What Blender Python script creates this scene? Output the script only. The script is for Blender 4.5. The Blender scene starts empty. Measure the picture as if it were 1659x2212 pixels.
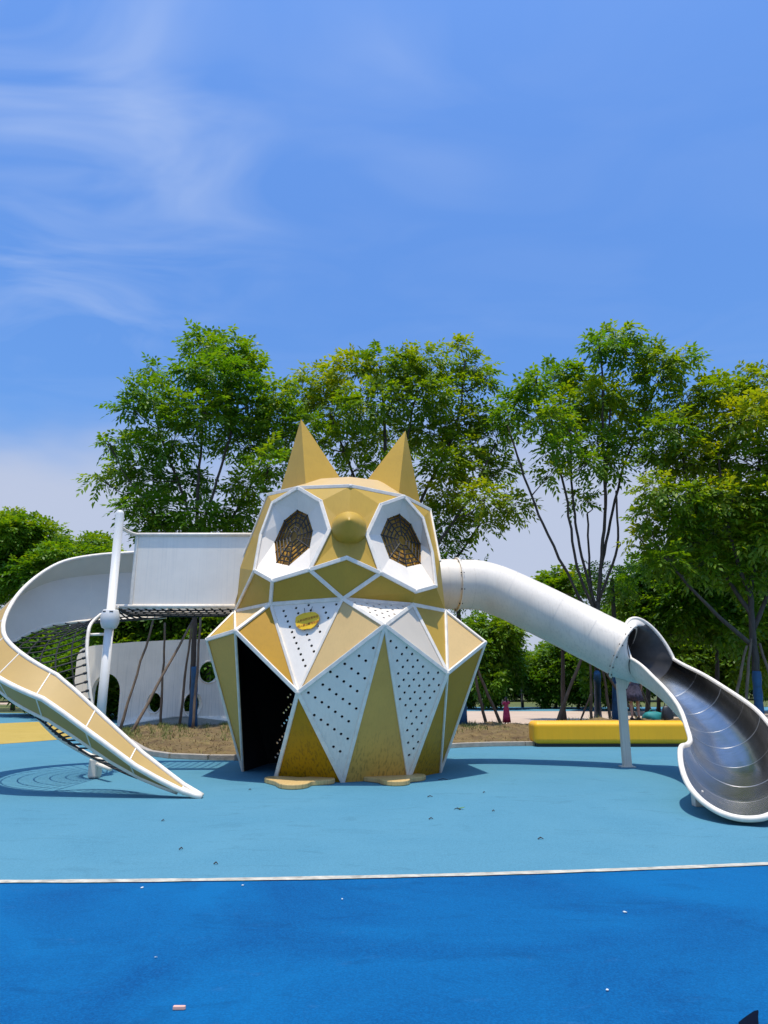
import bpy, bmesh, math, random
import numpy as np
from mathutils import Vector, Matrix
from mathutils.geometry import delaunay_2d_cdt

random.seed(7)
rng = np.random.default_rng(11)
S = bpy.context.scene
COL = S.collection
R = math.radians

# ------------------------------------------------------------------ camera, sky, sun, exposure
CAM_H, FPX, VW, VH, HOR = 1.45, 1500.0, 1659.0, 2212.0, 1482.0
PITCH = math.atan((HOR - VH / 2) / FPX)
cd = bpy.data.cameras.new('camera')
cd.sensor_fit = 'VERTICAL'; cd.sensor_height = 24.0; cd.lens = 24.0 * FPX / VH
cd.clip_start = 0.05; cd.clip_end = 2000
cam = bpy.data.objects.new('camera', cd); COL.objects.link(cam)
cam.location = (0, 0, CAM_H); cam.rotation_euler = (R(90) + PITCH, 0, 0)
S.camera = cam

SUN_EL, SUN_AZ = 82.0, 180.0          # elevation; direction the sun stands in (180 = behind the camera)
sd = bpy.data.lights.new('sun', 'SUN'); sd.energy = 4.4; sd.angle = R(0.53); sd.color = (1.0, 0.94, 0.83)
sun = bpy.data.objects.new('sun', sd); COL.objects.link(sun)
sun.location = (0, -5, 40)
_sv = Vector((math.sin(R(SUN_AZ)) * math.cos(R(SUN_EL)), math.cos(R(SUN_AZ)) * math.cos(R(SUN_EL)), math.sin(R(SUN_EL))))
sun.rotation_euler = (-_sv).to_track_quat('-Z', 'Y').to_euler()

W = bpy.data.worlds.new('World'); S.world = W; W.use_nodes = True
def build_world():
    nt = W.node_tree; nt.nodes.clear(); N = nt.nodes.new; L = nt.links.new
    out = N('ShaderNodeOutputWorld'); bg = N('ShaderNodeBackground'); bg.inputs['Strength'].default_value = 0.1
    sky = N('ShaderNodeTexSky'); sky.sky_type = 'NISHITA'; sky.sun_disc = False
    sky.sun_elevation = R(SUN_EL); sky.sun_rotation = R(SUN_AZ)
    sky.altitude = 0; sky.air_density = 1.6; sky.dust_density = 3.2; sky.ozone_density = 5.0
    tint = N('ShaderNodeMix'); tint.data_type = 'RGBA'; tint.blend_type = 'MULTIPLY'; tint.inputs['Factor'].default_value = 1
    tint.inputs[7].default_value = (0.78, 1.22, 1.88, 1)
    L(sky.outputs['Color'], tint.inputs[6])
    tc = N('ShaderNodeTexCoord'); sep = N('ShaderNodeSeparateXYZ'); L(tc.outputs['Generated'], sep.inputs[0])
    # thin high cirrus: project the view direction on a flat layer, stretch and warp a noise
    mx = N('ShaderNodeMath'); mx.operation = 'MAXIMUM'; L(sep.outputs['Z'], mx.inputs[0]); mx.inputs[1].default_value = 0.06
    dv = N('ShaderNodeVectorMath'); dv.operation = 'DIVIDE'; L(tc.outputs['Generated'], dv.inputs[0])
    cmb = N('ShaderNodeCombineXYZ'); L(mx.outputs[0], cmb.inputs[0]); L(mx.outputs[0], cmb.inputs[1]); L(mx.outputs[0], cmb.inputs[2])
    L(cmb.outputs[0], dv.inputs[1])
    mp = N('ShaderNodeMapping'); mp.inputs['Rotation'].default_value = (0, 0, R(24)); mp.inputs['Scale'].default_value = (1.3, 2.2, 0)
    mp.inputs['Location'].default_value = (0.35, 0.2, 0)
    L(dv.outputs[0], mp.inputs['Vector'])
    n1 = N('ShaderNodeTexNoise'); n1.inputs['Scale'].default_value = 1.5; n1.inputs['Detail'].default_value = 4
    n1.inputs['Roughness'].default_value = 0.5; n1.inputs['Distortion'].default_value = 0.9
    L(mp.outputs[0], n1.inputs['Vector'])
    r1 = N('ShaderNodeMapRange'); r1.inputs['From Min'].default_value = 0.42; r1.inputs['From Max'].default_value = 0.80
    L(n1.outputs['Fac'], r1.inputs['Value'])
    # where the cirrus sheet hangs: broad soft patch up to the left
    def patch(direction, cmin, cmax):
        d = Vector(direction).normalized()
        dp = N('ShaderNodeVectorMath'); dp.operation = 'DOT_PRODUCT'; L(tc.outputs['Generated'], dp.inputs[0]); dp.inputs[1].default_value = d
        r = N('ShaderNodeMapRange'); r.interpolation_type = 'SMOOTHSTEP'
        r.inputs['From Min'].default_value = cmin; r.inputs['From Max'].default_value = cmax; L(dp.outputs['Value'], r.inputs['Value'])
        return r.outputs[0]
    def scaled(o, k):
        m = N('ShaderNodeMath'); m.operation = 'MULTIPLY'; L(o, m.inputs[0]); m.inputs[1].default_value = k; return m.outputs[0]
    def larger(a, b):
        m = N('ShaderNodeMath'); m.operation = 'MAXIMUM'; L(a, m.inputs[0]); L(b, m.inputs[1]); return m.outputs[0]
    p1 = larger(larger(patch((-0.40, 0.655, 0.64), 0.955, 0.999), scaled(patch((-0.36, 0.71, 0.61), 0.955, 0.999), 0.7)), scaled(patch((0.0, 0.736, 0.677), 0.98, 0.999), 0.16))
    mA = N('ShaderNodeMath'); mA.operation = 'MULTIPLY_ADD'; L(p1, mA.inputs[0]); mA.inputs[1].default_value = 0.50; mA.inputs[2].default_value = 0.06
    cl = N('ShaderNodeMath'); cl.operation = 'MULTIPLY'; L(r1.outputs[0], cl.inputs[0]); L(mA.outputs[0], cl.inputs[1])
    # low pale bank of summer haze cloud round the horizon
    mp2 = N('ShaderNodeMapping'); mp2.inputs['Scale'].default_value = (2.2, 2.2, 5.0); L(tc.outputs['Generated'], mp2.inputs['Vector'])
    n2 = N('ShaderNodeTexNoise'); n2.inputs['Scale'].default_value = 1.3; n2.inputs['Detail'].default_value = 4; L(mp2.outputs[0], n2.inputs['Vector'])
    ad = N('ShaderNodeMath'); ad.operation = 'MULTIPLY_ADD'; L(n2.outputs['Fac'], ad.inputs[0]); ad.inputs[1].default_value = 0.30; L(sep.outputs['Z'], ad.inputs[2])
    r2 = N('ShaderNodeMapRange'); r2.interpolation_type = 'SMOOTHSTEP'
    r2.inputs['From Min'].default_value = 0.55; r2.inputs['From Max'].default_value = 0.38
    r2.inputs['To Min'].default_value = 0.0; r2.inputs['To Max'].default_value = 0.92
    L(ad.outputs[0], r2.inputs['Value'])
    m1 = N('ShaderNodeMix'); m1.data_type = 'RGBA'; L(cl.outputs[0], m1.inputs['Factor']); L(tint.outputs[2], m1.inputs[6]); m1.inputs[7].default_value = (6.6, 7.6, 9.6, 1)
    m2 = N('ShaderNodeMix'); m2.data_type = 'RGBA'; L(r2.outputs[0], m2.inputs['Factor']); L(m1.outputs[2], m2.inputs[6]); m2.inputs[7].default_value = (5.4, 6.0, 7.6, 1)
    L(m2.outputs[2], bg.inputs['Color']); L(bg.outputs[0], out.inputs[0])
build_world()
S.view_settings.view_transform = 'Standard'; S.view_settings.look = 'None'
S.view_settings.exposure = 0.0; S.view_settings.gamma = 1.0
S.render.engine = 'CYCLES'
S.cycles.use_denoising = True
S.cycles.max_bounces = 8; S.cycles.transparent_max_bounces = 8
S.cycles.sample_clamp_indirect = 8

# ------------------------------------------------------------------ measuring helpers (photo coordinates -> metres)
FW = Vector((0, math.cos(PITCH), math.sin(PITCH))); UPV = Vector((0, -math.sin(PITCH), math.cos(PITCH)))
O0 = Vector((0, 0, CAM_H))
def ray(x, y): return FW * FPX + Vector((1, 0, 0)) * (x - VW / 2) + UPV * (VH / 2 - y)
def P(x, y, d):
    r = ray(x, y); return O0 + r * (d / r.y)
def G(x, y, z=0.0):
    r = ray(x, y); return O0 + r * ((z - CAM_H) / r.z)
def ppm(d, z=1.5): return FPX / (d * math.cos(PITCH) + (z - CAM_H) * math.sin(PITCH))

# ------------------------------------------------------------------ materials
def mat(name, rgb, rough=0.6, metal=0.0, var=0.10, vscale=3.0, bump=0.0, bscale=60.0, spec=0.5, rgb2=None, stretch=(1, 1, 1), aniso=0.0):
    m = bpy.data.materials.new(name); m.use_nodes = True
    nt = m.node_tree; N = nt.nodes.new; L = nt.links.new; b = nt.nodes['Principled BSDF']
    b.inputs['Roughness'].default_value = rough; b.inputs['Metallic'].default_value = metal
    b.inputs['Specular IOR Level'].default_value = spec
    if aniso: b.inputs['Anisotropic'].default_value = aniso
    geo = N('ShaderNodeNewGeometry'); mp = N('ShaderNodeMapping'); mp.inputs['Scale'].default_value = stretch
    L(geo.outputs['Position'], mp.inputs['Vector'])
    nz = N('ShaderNodeTexNoise'); nz.inputs['Scale'].default_value = vscale; nz.inputs['Detail'].default_value = 6; nz.inputs['Roughness'].default_value = 0.62
    L(mp.outputs[0], nz.inputs['Vector'])
    rp = N('ShaderNodeMapRange'); rp.inputs['From Min'].default_value = 0.3; rp.inputs['From Max'].default_value = 0.7; L(nz.outputs['Fac'], rp.inputs['Value'])
    mx = N('ShaderNodeMix'); mx.data_type = 'RGBA'; L(rp.outputs[0], mx.inputs['Factor'])
    lo = tuple(c * (1 - var) for c in rgb); hi = rgb2 if rgb2 else tuple(min(1, c * (1 + var)) for c in rgb)
    mx.inputs[6].default_value = (*lo, 1); mx.inputs[7].default_value = (*hi, 1)
    L(mx.outputs[2], b.inputs['Base Color'])
    if bump:
        n2 = N('ShaderNodeTexNoise'); n2.inputs['Scale'].default_value = bscale; n2.inputs['Detail'].default_value = 3; L(geo.outputs['Position'], n2.inputs['Vector'])
        bp = N('ShaderNodeBump'); bp.inputs['Strength'].default_value = bump; bp.inputs['Distance'].default_value = 0.02
        L(n2.outputs['Fac'], bp.inputs['Height']); L(bp.outputs[0], b.inputs['Normal'])
    return m

def add_streaks(m, dark, z_top=1.0, amount=0.7):
    """vertical rain-splash stains, densest near the foot of the panel"""
    nt = m.node_tree; N = nt.nodes.new; L = nt.links.new; b = nt.nodes['Principled BSDF']
    src = b.inputs['Base Color'].links[0].from_socket
    geo = N('ShaderNodeNewGeometry'); mp = N('ShaderNodeMapping'); mp.inputs['Scale'].default_value = (20, 20, 0.4); L(geo.outputs['Position'], mp.inputs['Vector'])
    nz = N('ShaderNodeTexNoise'); nz.inputs['Scale'].default_value = 1.6; nz.inputs['Detail'].default_value = 5; L(mp.outputs[0], nz.inputs['Vector'])
    r1 = N('ShaderNodeMapRange'); r1.inputs['From Min'].default_value = 0.50; r1.inputs['From Max'].default_value = 0.66; L(nz.outputs['Fac'], r1.inputs['Value'])
    sp = N('ShaderNodeSeparateXYZ'); L(geo.outputs['Position'], sp.inputs[0])
    r2 = N('ShaderNodeMapRange'); r2.inputs['From Min'].default_value = z_top; r2.inputs['From Max'].default_value = 0.0
    r2.inputs['To Min'].default_value = 0.07; r2.inputs['To Max'].default_value = amount; L(sp.outputs['Z'], r2.inputs['Value'])
    mu = N('ShaderNodeMath'); mu.operation = 'MULTIPLY'; L(r1.outputs[0], mu.inputs[0]); L(r2.outputs[0], mu.inputs[1])
    mx = N('ShaderNodeMix'); mx.data_type = 'RGBA'; L(mu.outputs[0], mx.inputs['Factor']); L(src, mx.inputs[6]); mx.inputs[7].default_value = (*dark, 1)
    L(mx.outputs[2], b.inputs['Base Color'])

M = {}
M['gold'] = mat('gold_paint', (0.475, 0.288, 0.034), 0.42, 0.0, 0.07, 1.6, spec=0.3); add_streaks(M['gold'], (0.16, 0.10, 0.02), 0.9, 0.75)
M['tan'] = mat('tan_paint', (0.60, 0.395, 0.150), 0.46, 0.0, 0.06, 1.6); add_streaks(M['tan'], (0.25, 0.17, 0.07), 0.9, 0.5)
M['mustard'] = mat('mustard_paint', (0.43, 0.215, 0.002), 0.45, 0.0, 0.07, 1.6, spec=0.25); add_streaks(M['mustard'], (0.10, 0.06, 0.01), 1.0, 0.85)
M['bronze'] = mat('bronze_gold_paint', (0.64, 0.345, 0.06), 0.45, 0.0, 0.07, 1.6); add_streaks(M['bronze'], (0.20, 0.11, 0.02), 0.9, 0.7)
M['greige'] = mat('greige_paint', (0.60, 0.51, 0.39), 0.48, 0.0, 0.05, 1.6)
M['white'] = mat('white_paint', (0.82, 0.725, 0.60), 0.45, 0.0, 0.05, 2.5); add_streaks(M['white'], (0.45, 0.41, 0.34), 1.2, 0.4)
M['lining'] = mat('dark_lining', (0.02, 0.018, 0.016), 0.9)  # shade of the owl's interior, painted near-black on the panels' inner faces
M['frame'] = mat('white_frame', (0.80, 0.71, 0.58), 0.5, 0.0, 0.13, 7.0)
M['offwhite'] = mat('offwhite_shell', (0.73, 0.645, 0.53), 0.45, 0.0, 0.07, 2.0); add_streaks(M['offwhite'], (0.38, 0.34, 0.28), 4.0, 0.45)
M['sand_panel'] = mat('sand_panel', (0.44, 0.275, 0.075), 0.6, 0.0, 0.05, 2.0)
M['steel'] = mat('stainless_steel', (0.54, 0.52, 0.485), 0.21, 1.0, 0.12, 4.0, stretch=(1, 3, 1))
M['seam'] = mat('weld_bead', (0.55, 0.53, 0.50), 0.4, 1.0, 0.1, 20)
M['black'] = mat('black_rope', (0.012, 0.012, 0.012), 0.7, 0.0, 0.2, 20)
M['grille'] = mat('eye_grille', (0.02, 0.016, 0.012), 0.6)
M['amber'] = mat('eye_backing', (0.50, 0.26, 0.03), 0.3, 0.0, 0.5, 7.0)
M['plaque'] = mat('plaque_yellow', (0.86, 0.50, 0.006), 0.5)
M['red'] = mat('plaque_red', (0.40, 0.11, 0.008), 0.5)
M['bench'] = mat('bench_yellow', (0.88, 0.43, 0.003), 0.5, 0.0, 0.06, 1.5)
add_streaks(M['bench'], (0.40, 0.22, 0.01), 0.3, 0.3)
M['bark'] = mat('bark', (0.065, 0.05, 0.038), 0.9, 0, 0.4, 14, 0.5, 40, stretch=(1, 1, .25))
M['stake'] = mat('stake_timber', (0.15, 0.105, 0.068), 0.9, 0, 0.35, 9, 0.4, 40, stretch=(1, 1, .3))
M['wrap'] = mat('blue_trunk_wrap', (0.012, 0.075, 0.16), 0.6, 0, 0.25, 9, 0.6, 14)
M['wall'] = mat('white_render', (0.84, 0.765, 0.645), 0.75, 0, 0.07, 1.2, 0.1, 40); add_streaks(M['wall'], (0.34, 0.33, 0.28), 3.2, 0.35)
M['concrete'] = mat('kerb_stone', (0.36, 0.31, 0.25), 0.85, 0, 0.2, 6, 0.3, 50)
M['peach'] = mat('peach_paving', (0.50, 0.37, 0.27), 0.85, 0, 0.10, 0.8)
M['dark_metal'] = mat('dark_metal', (0.015, 0.016, 0.018), 0.5)
M['skin'] = mat('skin', (0.42, 0.25, 0.18), 0.6)
M['hair'] = mat('black_hair', (0.012, 0.010, 0.010), 0.5)
M['dress_red'] = mat('red_dress', (0.72, 0.02, 0.09), 0.75, 0, 0.3, 14, rgb2=(0.80, 0.08, 0.18))
M['dress_dark'] = mat('dark_print_dress', (0.018, 0.015, 0.025), 0.8, 0, 0.3, 16, rgb2=(0.11, 0.09, 0.13))
M['teal'] = mat('teal_fabric', (0.01, 0.20, 0.19), 0.7, 0, 0.15, 8)
M['chip'] = mat('chip', (0.72, 0.40, 0.30), 0.7)
M['navy'] = mat('navy_cloth', (0.002, 0.005, 0.014), 0.9, spec=0.05)
M['twig'] = mat('twig', (0.03, 0.028, 0.025), 0.8)
M['drygrass'] = mat('straw', (0.26, 0.16, 0.055), 0.9, 0, 0.3, 9, rgb2=(0.22, 0.19, 0.055))

M['bedgrass'] = mat('bed_grass', (0.06, 0.11, 0.012), .8, 0, .3, 3, rgb2=(0.17, 0.18, 0.03))
M['dark_lining'] = mat('tube_lining', (0.05, 0.045, 0.04), 0.35, 0, 0.3, 4)  # darkness inside tube and hood mouth, painted in as a dark tone
def ground_mat(name, c1, c2, fleck, speck=0.55):
    """poured rubber: granules, broad fading blotches, scuffs"""
    m = bpy.data.materials.new(name); m.use_nodes = True
    nt = m.node_tree; N = nt.nodes.new; L = nt.links.new; b = nt.nodes['Principled BSDF']
    b.inputs['Roughness'].default_value = 0.9; b.inputs['Specular IOR Level'].default_value = 0.12
    geo = N('ShaderNodeNewGeometry')
    def noise(sc, det, ro=0.6, st=None, dist=0.0):
        n = N('ShaderNodeTexNoise'); n.inputs['Scale'].default_value = sc; n.inputs['Detail'].default_value = det; n.inputs['Roughness'].default_value = ro
        n.inputs['Distortion'].default_value = dist
        if st:
            mp = N('ShaderNodeMapping'); mp.inputs['Scale'].default_value = st; L(geo.outputs['Position'], mp.inputs['Vector']); L(mp.outputs[0], n.inputs['Vector'])
        else: L(geo.outputs['Position'], n.inputs['Vector'])
        return n.outputs['Fac']
    def rng_(s, a, bb, to0=0, to1=1):
        r = N('ShaderNodeMapRange'); r.inputs['From Min'].default_value = a; r.inputs['From Max'].default_value = bb
        r.inputs['To Min'].default_value = to0; r.inputs['To Max'].default_value = to1; L(s, r.inputs['Value']); return r.outputs[0]
    def mix(f, a, bb, mode='MIX'):
        x = N('ShaderNodeMix'); x.data_type = 'RGBA'; x.blend_type = mode; L(f, x.inputs['Factor'])
        for s, i in ((a, 6), (bb, 7)):
            if isinstance(s, tuple): x.inputs[i].default_value = (*s, 1)
            else: L(s, x.inputs[i])
        return x.outputs[2]
    base = mix(rng_(noise(0.55, 6, 0.62, None, 0.9), 0.34, 0.66), c1, c2)
    fine = mix(rng_(noise(95, 3, 0.7), 0.38, 0.66, 0, 0.42), base, tuple(min(1, c * 1.6) for c in c2))
    dirt = mix(rng_(noise(1.7, 7, 0.72, (0.7, 1.6, 1), 1.2), 0.55, 0.74, 0, 0.42), fine, tuple(c * 0.62 for c in c1))
    pale = mix(rng_(noise(3.1, 8, 0.78, (1.0, 2.4, 1), 0.6), 0.60, 0.84, 0, 0.36), dirt, tuple(min(1, c * 1.0 + 0.08) for c in c2))
    vo = N('ShaderNodeTexVoronoi'); vo.inputs['Scale'].default_value = 7.0; vo.inputs['Randomness'].default_value = 1; L(geo.outputs['Position'], vo.inputs['Vector'])
    sp = rng_(vo.outputs['Distance'], 0.022, 0.012, 0, speck)
    gate = rng_(noise(0.9, 2), 0.52, 0.60)
    mu = N('ShaderNodeMath'); mu.operation = 'MULTIPLY'; L(sp, mu.inputs[0]); L(gate, mu.inputs[1])
    fin = mix(mu.outputs[0], pale, fleck)
    L(fin, b.inputs['Base Color'])
    bp = N('ShaderNodeBump'); bp.inputs['Strength'].default_value = 0.35; bp.inputs['Distance'].default_value = 0.006
    L(noise(120, 2, 0.6), bp.inputs['Height']); L(bp.outputs[0], b.inputs['Normal'])
    return m
M['light_blue'] = ground_mat('light_blue_rubber', (0.062, 0.182, 0.246), (0.076, 0.204, 0.266), (0.03, 0.06, 0.08))
M['deep_blue'] = ground_mat('deep_blue_rubber', (0.0003, 0.050, 0.155), (0.0012, 0.094, 0.235), (0.35, 0.4, 0.4), 0.35)
M['yellow_rubber'] = ground_mat('yellow_rubber', (0.36, 0.25, 0.055), (0.40, 0.28, 0.07), (0.1, 0.08, 0.03))
M['line'] = mat('line_paint', (0.44, 0.40, 0.32), 0.8, 0, 0.38, 9.0)
M['soil'] = mat('straw_soil', (0.135, 0.072, 0.022), 0.95, 0, 0.4, 2.2, 0.9, 30, rgb2=(0.22, 0.145, 0.045))
M['lawn'] = mat('lawn', (0.055, 0.085, 0.014), 0.95, 0, 0.35, 0.35, 0.6, 20, rgb2=(0.14, 0.15, 0.03))

def leaf_mat(name, dark, mid, light):
    m = bpy.data.materials.new(name); m.use_nodes = True
    nt = m.node_tree; N = nt.nodes.new; L = nt.links.new; b = nt.nodes['Principled BSDF']
    at = N('ShaderNodeAttribute'); at.attribute_name = 'tint'
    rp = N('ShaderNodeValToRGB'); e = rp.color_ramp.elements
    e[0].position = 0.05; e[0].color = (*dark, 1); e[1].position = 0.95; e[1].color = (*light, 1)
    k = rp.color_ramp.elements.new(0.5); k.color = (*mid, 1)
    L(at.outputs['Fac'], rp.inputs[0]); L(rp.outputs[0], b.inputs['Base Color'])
    b.inputs['Roughness'].default_value = 0.5; b.inputs['Specular IOR Level'].default_value = 0.4
    tr = N('ShaderNodeBsdfTranslucent'); g = N('ShaderNodeMix'); g.data_type = 'RGBA'; g.blend_type = 'MULTIPLY'; g.inputs['Factor'].default_value = 1
    L(rp.outputs[0], g.inputs[6]); g.inputs[7].default_value = (1.9, 1.6, 0.3, 1); L(g.outputs[2], tr.inputs['Color'])
    ms = N('ShaderNodeMixShader'); ms.inputs[0].default_value = 0.45; L(b.outputs[0], ms.inputs[1]); L(tr.outputs[0], ms.inputs[2])
    L(ms.outputs[0], nt.nodes['Material Output'].inputs[0])
    return m
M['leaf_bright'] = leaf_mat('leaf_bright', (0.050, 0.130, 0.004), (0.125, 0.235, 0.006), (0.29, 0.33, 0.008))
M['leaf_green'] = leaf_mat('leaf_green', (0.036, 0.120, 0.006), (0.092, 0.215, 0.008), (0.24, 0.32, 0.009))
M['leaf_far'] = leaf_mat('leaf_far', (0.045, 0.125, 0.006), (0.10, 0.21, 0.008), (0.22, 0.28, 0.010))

# ------------------------------------------------------------------ object helpers
def mesh_obj(name, verts, faces, m, parent=None, smooth=False):
    me = bpy.data.meshes.new(name)
    me.from_pydata([tuple(v) for v in verts], [], faces); me.update()
    if smooth: me.polygons.foreach_set('use_smooth', [True] * len(me.polygons))
    me.materials.append(m if not isinstance(m, str) else M[m])
    o = bpy.data.objects.new(name, me); COL.objects.link(o)
    if parent is not None: attach(o, parent)
    return o
def attach(o, parent):
    o.parent = parent
    q = parent; off = Vector((0, 0, 0))
    while q is not None: off += q.location; q = None if q.parent is None else None
    o.matrix_parent_inverse = Matrix.Translation(-parent.location) if parent.parent is None else Matrix.Identity(4)
def thing(name, label, cat, loc=(0, 0, 0), group=None):
    o = bpy.data.objects.new(name, None); COL.objects.link(o); o.location = loc; o.empty_display_size = 0.2
    o['label'] = label; o['category'] = cat
    if group: o['group'] = group
    return o
def tag(o, label, cat, group=None, kind=None):
    o['label'] = label
    if cat: o['category'] = cat
    if group: o['group'] = group
    if kind: o['kind'] = kind
    return o
def structure(o, label=None):
    o['kind'] = 'structure'
    if label: o['label'] = label
    return o

class MB:
    def __init__(s): s.v = []; s.f = []
    def add(s, v, f):
        n = len(s.v); s.v += [Vector(x) for x in v]; s.f += [tuple(i + n for i in q) for q in f]; return s
    def tube(s, pts, rad, sides=8, closed=False, cap=True, twist=0.0):
        pts = [Vector(p) for p in pts]; n = len(pts)
        if isinstance(rad, (int, float)): rad = [rad] * n
        prev = None; V = []; F = []
        for i, p in enumerate(pts):
            a = pts[(i - 1) % n] if (closed or i > 0) else p
            b = pts[(i + 1) % n] if (closed or i < n - 1) else p
            t = (b - a)
            t = t.normalized() if t.length > 1e-9 else Vector((0, 0, 1))
            if prev is None:
                ref = Vector((0, 0, 1)) if abs(t.z) < 0.9 else Vector((1, 0, 0))
                u = t.cross(ref).normalized()
            else:
                u = prev - t * prev.dot(t)
                u = u.normalized() if u.length > 1e-6 else t.orthogonal().normalized()
            prev = u; w = t.cross(u)
            for k in range(sides):
                an = 2 * math.pi * k / sides + twist
                V.append(p + (u * math.cos(an) + w * math.sin(an)) * rad[i])
        m = n if closed else n - 1
        for i in range(m):
            j = (i + 1) % n
            for k in range(sides):
                l = (k + 1) % sides
                F.append((i * sides + k, i * sides + l, j * sides + l, j * sides + k))
        if cap and not closed:
            F.append(tuple(range(sides - 1, -1, -1))); F.append(tuple((n - 1) * sides + k for k in range(sides)))
        return s.add(V, F)
    def box(s, c, size, ax=None):
        c = Vector(c); X, Y, Z = ax if ax else (Vector((1, 0, 0)), Vector((0, 1, 0)), Vector((0, 0, 1)))
        a, b, d = (q / 2 for q in size)
        V = [c + X * (a * i) + Y * (b * j) + Z * (d * k) for k in (-1, 1) for j in (-1, 1) for i in (-1, 1)]
        return s.add(V, [(0, 2, 3, 1), (4, 5, 7, 6), (0, 1, 5, 4), (2, 6, 7, 3), (0, 4, 6, 2), (1, 3, 7, 5)])
    def lathe(s, c, prof, n=24, axis=None):
        c = Vector(c); Z = Vector(axis).normalized() if axis else Vector((0, 0, 1)); X = Z.orthogonal().normalized(); Y = Z.cross(X)
        V = []; F = []
        for r, h in prof:
            for k in range(n):
                a = 2 * math.pi * k / n; V.append(c + Z * h + (X * math.cos(a) + Y * math.sin(a)) * r)
        for i in range(len(prof) - 1):
            for k in range(n):
                l = (k + 1) % n; F.append((i * n + k, i * n + l, (i + 1) * n + l, (i + 1) * n + k))
        F.append(tuple(range(n - 1, -1, -1))); F.append(tuple((len(prof) - 1) * n + k for k in range(n)))
        return s.add(V, F)
    def build(s, name, m, parent=None, smooth=False): return mesh_obj(name, s.v, s.f, m, parent, smooth)

def bevel(o, w, seg=2):
    b = o.modifiers.new('bevel', 'BEVEL'); b.width = w; b.segments = seg; b.limit_method = 'ANGLE'; b.angle_limit = R(35); return o
def catmull(pts, n=8):
    pts = [np.array(p, float) for p in pts]; out = []
    ext = [2 * pts[0] - pts[1]] + pts + [2 * pts[-1] - pts[-2]]
    for i in range(1, len(ext) - 2):
        p0, p1, p2, p3 = ext[i - 1:i + 3]
        for k in range(n):
            t = k / n
            out.append(0.5 * ((2 * p1) + (-p0 + p2) * t + (2 * p0 - 5 * p1 + 4 * p2 - p3) * t * t + (-p0 + 3 * p1 - 3 * p2 + p3) * t ** 3))
    out.append(pts[-1]); return out

# ------------------------------------------------------------------ ground
def sheet(name, poly, z, m, parent=None):
    return structure(mesh_obj(name, [(p[0], p[1], z) for p in poly], [tuple(range(len(poly)))], m, parent))
sheet('ground', [(-400, -60), (400, -60), (400, 700), (-400, 700)], 0.0, 'lawn')
# line between the two blues: gentle arc
lp = [G(x, y) for x, y in ((0, 1908), (250, 1905), (500, 1902), (750, 1898), (1000, 1893), (1300, 1883), (1480, 1876), (1659, 1868))]
fx = np.polyfit([p.x for p in lp], [p.y for p in lp], 2)
lx = np.linspace(-9, 10, 240); ly = np.polyval(fx, lx)
far_edge = [(60, 30), (40, 30.5), (-60, 46)]
sheet('light_blue_playground', [(x, y) for x, y in zip(lx, ly)] + [(60, 20)] + far_edge + [(-60, 12)], 0.004, 'light_blue')
sheet('deep_blue_playground', [(-60, -30), (60, -30), (60, 12)] + [(x, y) for x, y in zip(lx[::-1], ly[::-1])] + [(-60, 10)], 0.005, 'deep_blue')
def strip(name, pts, w, z, m):
    V = []; n = len(pts)
    for i, p in enumerate(pts):
        p = Vector((p[0], p[1])); t = Vector(pts[min(i + 1, n - 1)][:2]) - Vector(pts[max(i - 1, 0)][:2]); t.normalize()
        q = Vector((-t.y, t.x)); wob = 1 + 0.10 * math.sin(i * .31) + 0.07 * math.sin(i * .83 + 1) + random.uniform(-.05, .05)
        V += [(*(p - q * w / 2 * wob), z), (*(p + q * w / 2 * wob), z)]
    return structure(mesh_obj(name, V, [(2 * i, 2 * i + 2, 2 * i + 3, 2 * i + 1) for i in range(n - 1)], m))
strip('painted_line', list(zip(lx, ly)), 0.085, 0.012, 'line')
# bands of coloured rubber on the far left
def band(name, near, far, z, m): sheet(name, [tuple(G(*p))[:2] for p in near] + [tuple(G(*p))[:2] for p in reversed(far)], z, m)
band('yellow_band', [(-500, 1624), (-150, 1614), (0, 1608), (70, 1603), (140, 1597), (230, 1588)], [(-500, 1566), (-150, 1565), (0, 1563), (70, 1560), (140, 1558), (230, 1555)], 0.009, 'yellow_rubber')
band('sand_band', [(-500, 1538), (0, 1536), (60, 1536), (160, 1537)], [(-500, 1530), (0, 1530), (60, 1529), (160, 1532)], 0.012, 'yellow_rubber')
band('far_path', [(-700, 1523), (0, 1522), (60, 1523), (120, 1527)], [(-700, 1517), (0, 1517), (60, 1518), (120, 1522)], 0.016, 'peach')
# plaza on the right, behind the bed
band('peach_plaza', [(940, 1578), (1659, 1575), (2300, 1575)], [(700, 1537), (1659, 1537), (2600, 1537)], 0.020, 'peach')
band('pale_path', [(700, 1537), (1659, 1537), (2600, 1537)], [(700, 1528), (1659, 1528), (2800, 1528)], 0.024, 'light_blue')

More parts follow.
